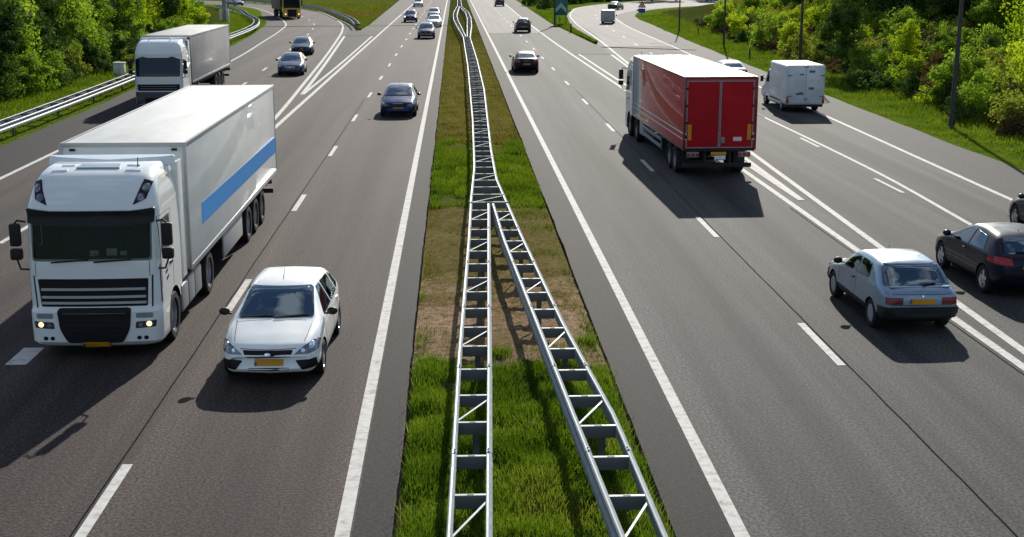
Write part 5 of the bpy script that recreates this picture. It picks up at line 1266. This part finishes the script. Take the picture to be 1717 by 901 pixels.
# ---------------------------------------------------------------- trees and bushes
def crown_mesh(name, m, seed, rx, rz, lobes, leaves, leaf, base=.12, open_=.35, droop=0.):
    """leaf sprays on many lobes; the foot of the crown is at z = 0"""
    r = np.random.RandomState(seed); V = []; S = []
    C0 = [np.array([0., 0., rz*.6])]
    for k in range(lobes):
        for _ in range(20):
            b0 = C0[r.randint(len(C0))]; st = r.normal(size=3)*np.array([rx, rx, rz*.9])*.34; st[2] += .06*rz; c = b0+st
            if (c[0]/rx)**2+(c[1]/rx)**2+((c[2]-rz)/rz)**2 < 1.25: break
        C0.append(c); c = c.copy(); c[2] = max(c[2], base*rz)
        taper = .7+.45*(1-c[2]/(2*rz)); c[:2] *= taper
        lr = (.12+.22*r.rand()**1.5)*rx*1.3; n_ = int(leaves*(.5+r.rand()))
        d = r.normal(size=(n_, 3)); d /= np.linalg.norm(d, axis=1)[:, None]; rad = lr*(r.rand(n_)**open_)[:, None]
        p = c+d*rad*np.array([.7+.7*r.rand(), .7+.7*r.rand(), .55+.7*r.rand()]); p[:, 2] = np.maximum(p[:, 2]-droop*rad[:, 0], .02)
        t1 = r.normal(size=(n_, 3)); t1 /= np.linalg.norm(t1, axis=1)[:, None]
        nn = d+.9*r.normal(size=(n_, 3)); nn[:, 2] += .5; t2 = np.cross(nn, t1); t2 /= np.linalg.norm(t2, axis=1)[:, None]+1e-9; t1 = np.cross(t2, nn); t1 /= np.linalg.norm(t1, axis=1)[:, None]+1e-9
        L = leaf*(.6+.8*r.rand(n_))[:, None]; W = L*.55
        q4 = np.stack([p-t1*L*.5, p+t2*W*.5, p+t1*L*.5, p-t2*W*.5], 1); V.append(q4)
        S.append(np.clip(.25+.35*r.rand()+.35*r.rand(n_), 0, 1))
    return np_quads(name, np.concatenate(V), m, np.concatenate(S))
M_BARK = mat('bark', (.06,.045,.033), .9, spec=.1); n = N(M_BARK); n.color(n.ramp(n.noise(n.mapping(n.obj(), (5,5,1)), 3, 5, .7), [(.3,(.030,.023,.018)),(.7,(.095,.075,.055))]))
def trunk_mesh(seed, h, r0, rx, limbs=7):
    r = random.Random(seed); m = MB(); pts = [Vector((0,0,-.3))]; z = 0
    for k in range(4): z += h/4; pts.append(Vector((r.uniform(-.08,.08)*h*.3, r.uniform(-.08,.08)*h*.3, z)))
    for i, (a, b) in enumerate(zip(pts[:-1], pts[1:])): m.cyl(a, b, r0*(1-.2*i), r0*(1-.2*(i+1)), 8)
    for k in range(limbs):
        a = r.uniform(0, 6.28); t = r.uniform(.25, .95); i = min(3, int(t*4)); p = pts[i].lerp(pts[i+1], t*4-i)
        q = p+Vector((math.cos(a)*rx*r.uniform(.4,.85), math.sin(a)*rx*r.uniform(.4,.85), h*r.uniform(.15,.45)))
        mid = p.lerp(q, .5)+Vector((0,0,-.05*h)); m.cyl(p, mid, r0*.38, r0*.25, 6); m.cyl(mid, q, r0*.25, r0*.08, 6)
    o = m.build('trunk', M_BARK); me = o.data; bpy.data.objects.remove(o); return me
LEAF_G = leafmat('leaves_green', [(0,(0.057,0.098,0.018)),(.45,(0.144,0.236,0.030)),(.8,(0.259,0.368,0.041)),(1,(0.380,0.460,0.069))], .45)
LEAF_Y = leafmat('leaves_yellow_green', [(0,(0.098,0.155,0.011)),(.45,(0.253,0.352,0.020)),(.8,(0.436,0.505,0.028)),(1,(0.600,0.562,0.056))], .48)
LEAF_D = leafmat('leaves_dark', [(0,(0.019,0.038,0.013)),(.5,(0.045,0.090,0.022)),(.85,(0.096,0.159,0.032)),(1,(0.159,0.209,0.046))], .25)
LEAF_B = leafmat('heather_twigs', [(0,(.040,.026,.013)),(.5,(.105,.072,.034)),(.8,(.165,.118,.052)),(1,(.085,.11,.025))], .25)
LEAF_O = leafmat('leaves_olive', [(0,(0.065,0.088,0.019)),(.45,(0.184,0.226,0.035)),(.8,(0.310,0.325,0.059)),(1,(0.415,0.296,0.103))], .4)
KINDS = {}
def kind(key, m, n_var, rx, rz, lobes, leaves, leaf, th=None, r0=.12, **k):
    KINDS[key] = [(crown_mesh('crown', m, hash_(key)+i, rx, rz, lobes, leaves, leaf, **k), trunk_mesh(hash_(key)+i, (th or rz*1.4), r0, rx)) for i in range(n_var)]
def hash_(s): return sum(ord(c)*(i+3) for i, c in enumerate(s)) % 9973
kind('green_tree', LEAF_G, 3, 2.6, 4.2, 56, 230, .21, 6.5, .17)
kind('light_tree', LEAF_Y, 3, 2.2, 3.2, 52, 210, .17, 4.5, .12)
kind('dark_tree', LEAF_D, 3, 3.2, 5.0, 50, 230, .30, 8.0, .22)
kind('green_bush', LEAF_G, 3, 1.5, 1.2, 34, 190, .13, 1.2, .06, base=.05)
kind('light_bush', LEAF_Y, 3, 1.2, 1.1, 34, 180, .11, 1.2, .05, base=.05)
kind('dark_bush', LEAF_D, 2, 1.5, 1.1, 32, 170, .14, 1.0, .06, base=.05)
kind('olive_bush', LEAF_O, 3, 1.4, 1.1, 30, 170, .12, 1.2, .05, base=.05, open_=.6)
kind('heather_bush', LEAF_B, 3, 1.2, .55, 26, 200, .09, .6, .04, base=.03, open_=.6)
CNT = {}
def plant(key, x, y, s=1., sz=None, label=None, group=None, cat=None):
    v = KINDS[key]; i = CNT.get(key, 0); CNT[key] = i+1; cm, tm = v[i % len(v)]
    nm = {'tree': 'tree', 'bush': 'bush'}[key.split('_')[1]]
    root = empty(nm, (x, y, float(ground_z(x, y))-.03), rnd.uniform(0, 6.28)); root.scale = (s, s, sz or s*rnd.uniform(.88, 1.14))
    tag(root, label, cat or nm, group)
    c = link('crown', cm, root, (0, 0, .25 if nm == 'tree' else 0.)); link('trunk', tm, root); return root
rnd = random.Random(77)
# the woods on the left
def wood_row(d0, d1, y0, y1, step, keys, label, group, s0, s1):
    y = y0
    while y < y1:
        d = rnd.uniform(d0, d1); k = rnd.choice(keys); plant(k, float(line_x(L_OUT, y))-d, y+rnd.uniform(-1, 1), rnd.uniform(s0, s1), None, label[k], group[k]); y += step*rnd.uniform(.75, 1.3)
LB = {'green_bush': 'leafy green bush at the front edge of the left woods', 'olive_bush': 'olive coloured bush at the front edge of the left woods', 'light_bush': 'bright yellow green bush at the front edge of the left woods', 'dark_bush': 'dark low bush at the front edge of the left woods', 'heather_bush': 'brown twiggy scrub at the front edge of the left woods',
      'green_tree': 'tall mid green tree in the left woods', 'light_tree': 'sunlit yellow green tree in the left woods', 'dark_tree': 'very dark tree deep in the left woods'}
GB = {k: v.replace(' at the front edge of the left woods', ' in front of the left woods')+' (group)' for k, v in LB.items()}
GB = {k: ('front ' if 'bush' in k else 'wood ')+k.replace('_', ' ')+('es' if k.endswith('bush') else 's')+' on the left' for k in LB}
wood_row(5.2, 6.4, 50, 126, 2.0, ['dark_bush','green_bush','dark_bush','olive_bush'], LB, GB, .8, 1.25)  # dark leaf colour here also stands in for shadow at the woods' foot
wood_row(7.0, 9.0, 48, 135, 2.6, ['green_tree','green_tree','green_tree','dark_tree','light_tree'], LB, GB, .62, .95)
wood_row(9.5, 12.5, 50, 150, 3.2, ['green_tree','light_tree','dark_tree'], LB, GB, .8, 1.1)
wood_row(13.5, 18, 55, 190, 4.2, ['dark_tree','green_tree'], LB, GB, .9, 1.2)
wood_row(20, 28, 70, 230, 6.0, ['dark_tree'], LB, GB, 1.0, 1.3)
for x, y, k, s, lb in ((-29.2,118,'light_tree',.95,'glowing yellow green tree just behind the grey curtain lorry'),(-27.6,134,'light_tree',.75,'yellow green tree beside the concrete pole at the end of the woods'),(-28.6,148,'light_bush',1.3,'low yellow bush at the corner of the woods near the pole'),
                    (-34,172,'green_tree',.8,'green tree behind the concrete pole'),(-40,190,'dark_tree',.8,'dark tree left of the loop beyond the concrete pole')):
    plant(k, x, y, s, None, lb)
# the scrubby bank on the right: individual plants by their place
RIGHT = [
 ('light_tree',29.3,63,1.05,'big yellow leaved tree at the right edge of the view'),
 ('light_tree',32.0,69,1.0,'yellow green tree behind the big yellow leaved tree'),
 ('green_bush',26.6,63,1.05,'green bush below the big yellow leaved tree'),
 ('green_bush',27.2,68.5,1.35,'round green bush just right of the nearest lamp post'),
 ('light_bush',26.0,69.5,.85,'small bright lime bush left of the nearest lamp post'),
 ('light_bush',26.7,78,1.1,'yellow bush half way up the scrub above the box van'),
 ('light_tree',29.0,84,.55,'young yellow tree in the middle of the right bank'),
 ('dark_tree',26.4,88,.55,'dark conifer like tree right behind the box van'),
 ('dark_bush',25.2,79,1.2,'dark bush on the verge just right of the box van'),
 ('green_bush',26.7,84.5,1.0,'green bush between the dark tree and the yellow bush'),
 ('olive_bush',26.6,99,1.3,'olive bush above the roof of the box van'),
 ('light_bush',28.0,108,1.35,'lime bush above the front of the box van'),
 ('green_bush',28.3,118,1.5,'wide green bush between two lamp posts'),
 ('light_tree',31.5,122,.7,'young lime tree behind the wide green bush'),
 ('light_bush',28.8,133,1.4,'lime bush right of the farthest lamp post'),
 ('green_bush',29.6,145,1.4,'green bush at the far end of the right bank'),
 ('light_bush',31.0,152,1.5,'lime bush above the farthest lamp post'),
 ('green_tree',33.5,150,.6,'small green tree closing the far end of the right bank'),
 ('dark_bush',24.4,62.5,.6,'small dark bush at the foot of the nearest lamp post'),
 ('heather_bush',25.0,57.0,1.1,'brown scrub mound right of the nearest lamp post'),
 ('dark_bush',25.6,52.5,1.1,'dark bush at the right edge above the old tyre'),
 ('olive_bush',26.0,57.5,1.1,'olive bush at the right edge below the yellow tree'),
]
for k, x, y, s, lb in RIGHT: plant(k, x, y, s, None, lb)
RB = {'heather_bush': ('brown heathery scrub on the right bank', 'brown scrub on the right bank'), 'olive_bush': ('olive scrub bush on the right bank', 'olive scrub on the right bank'), 'green_tree': ('tall green tree in the wood above the right bank', 'green trees above the right bank'), 'dark_tree': ('tall dark tree in the shady wood above the right bank', 'dark trees above the right bank'), 'dark_bush': ('dark low shrub on the right bank', 'dark shrubs on the right bank'), 'light_bush': ('small lime shrub among the scrub on the right bank', 'lime shrubs on the right bank'), 'green_bush': ('green shrub among the scrub on the right bank', 'green shrubs on the right bank')}
def bank_row(d0, d1, y0, y1, step, keys, s0, s1):
    y = y0
    while y < y1:
        k = rnd.choice(keys); d = rnd.uniform(d0, d1); plant(k, float(line_x(R_OUT, y))+d, y, rnd.uniform(s0, s1), None, *RB[k]); y += step*rnd.uniform(.7, 1.3)
bank_row(4.0, 4.8, 52, 150, 2.4, ['heather_bush','heather_bush','heather_bush','dark_bush'], .45, .7)
bank_row(5.2, 7.0, 56, 160, 1.8, ['heather_bush','heather_bush','dark_bush','heather_bush','olive_bush'], .8, 1.1)
bank_row(7.5, 10, 58, 175, 2.2, ['heather_bush','light_bush','olive_bush','heather_bush'], .8, 1.15)
bank_row(10.5, 14, 62, 190, 2.6, ['heather_bush','olive_bush','light_bush','green_bush','olive_bush','dark_bush'], 1.0, 1.3)
bank_row(15, 19, 66, 190, 3.4, ['dark_tree','dark_tree','green_tree','dark_tree'], .7, 1.0)
bank_row(20, 28, 70, 215, 4.5, ['dark_tree','dark_tree','green_tree'], 1.0, 1.3)
bank_row(30, 42, 90, 235, 6.0, ['dark_tree'], 1.1, 1.4)
# dark hedge and trees beyond the right gore
for i in range(16):
    x = 15+i*2.1+rnd.uniform(-.5, .5); y = 258+i*3.4+rnd.uniform(-3, 3); k = rnd.choice(['dark_bush','green_bush','dark_bush'])
    plant(k, x, y, rnd.uniform(1.3, 1.9), None, 'bush in the dark row at the far end of the right gore', 'bushes at the far end of the right gore')
for x, y, s in ((16.5,232,1.3),(18,246,1.5)): plant('dark_bush', x, y, s, None, 'dark bush standing alone in the right gore grass beyond the green sign', 'dark bushes in the right gore')
for i in range(14):
    x = 25+i*6+rnd.uniform(-2, 2); y = 300+rnd.uniform(-8, 25); plant('dark_tree', x, y, rnd.uniform(.9, 1.3), None, 'tree of the distant wood beyond the right bend', 'distant trees beyond the right bend')
for i in range(16):
    x = -20-i*6+rnd.uniform(-2, 2); y = 330+rnd.uniform(-5, 25); plant(rnd.choice(['dark_tree','green_tree']), x, y, rnd.uniform(.9, 1.3), None, 'tree of the distant wood beyond the left loop', 'distant trees beyond the left loop')
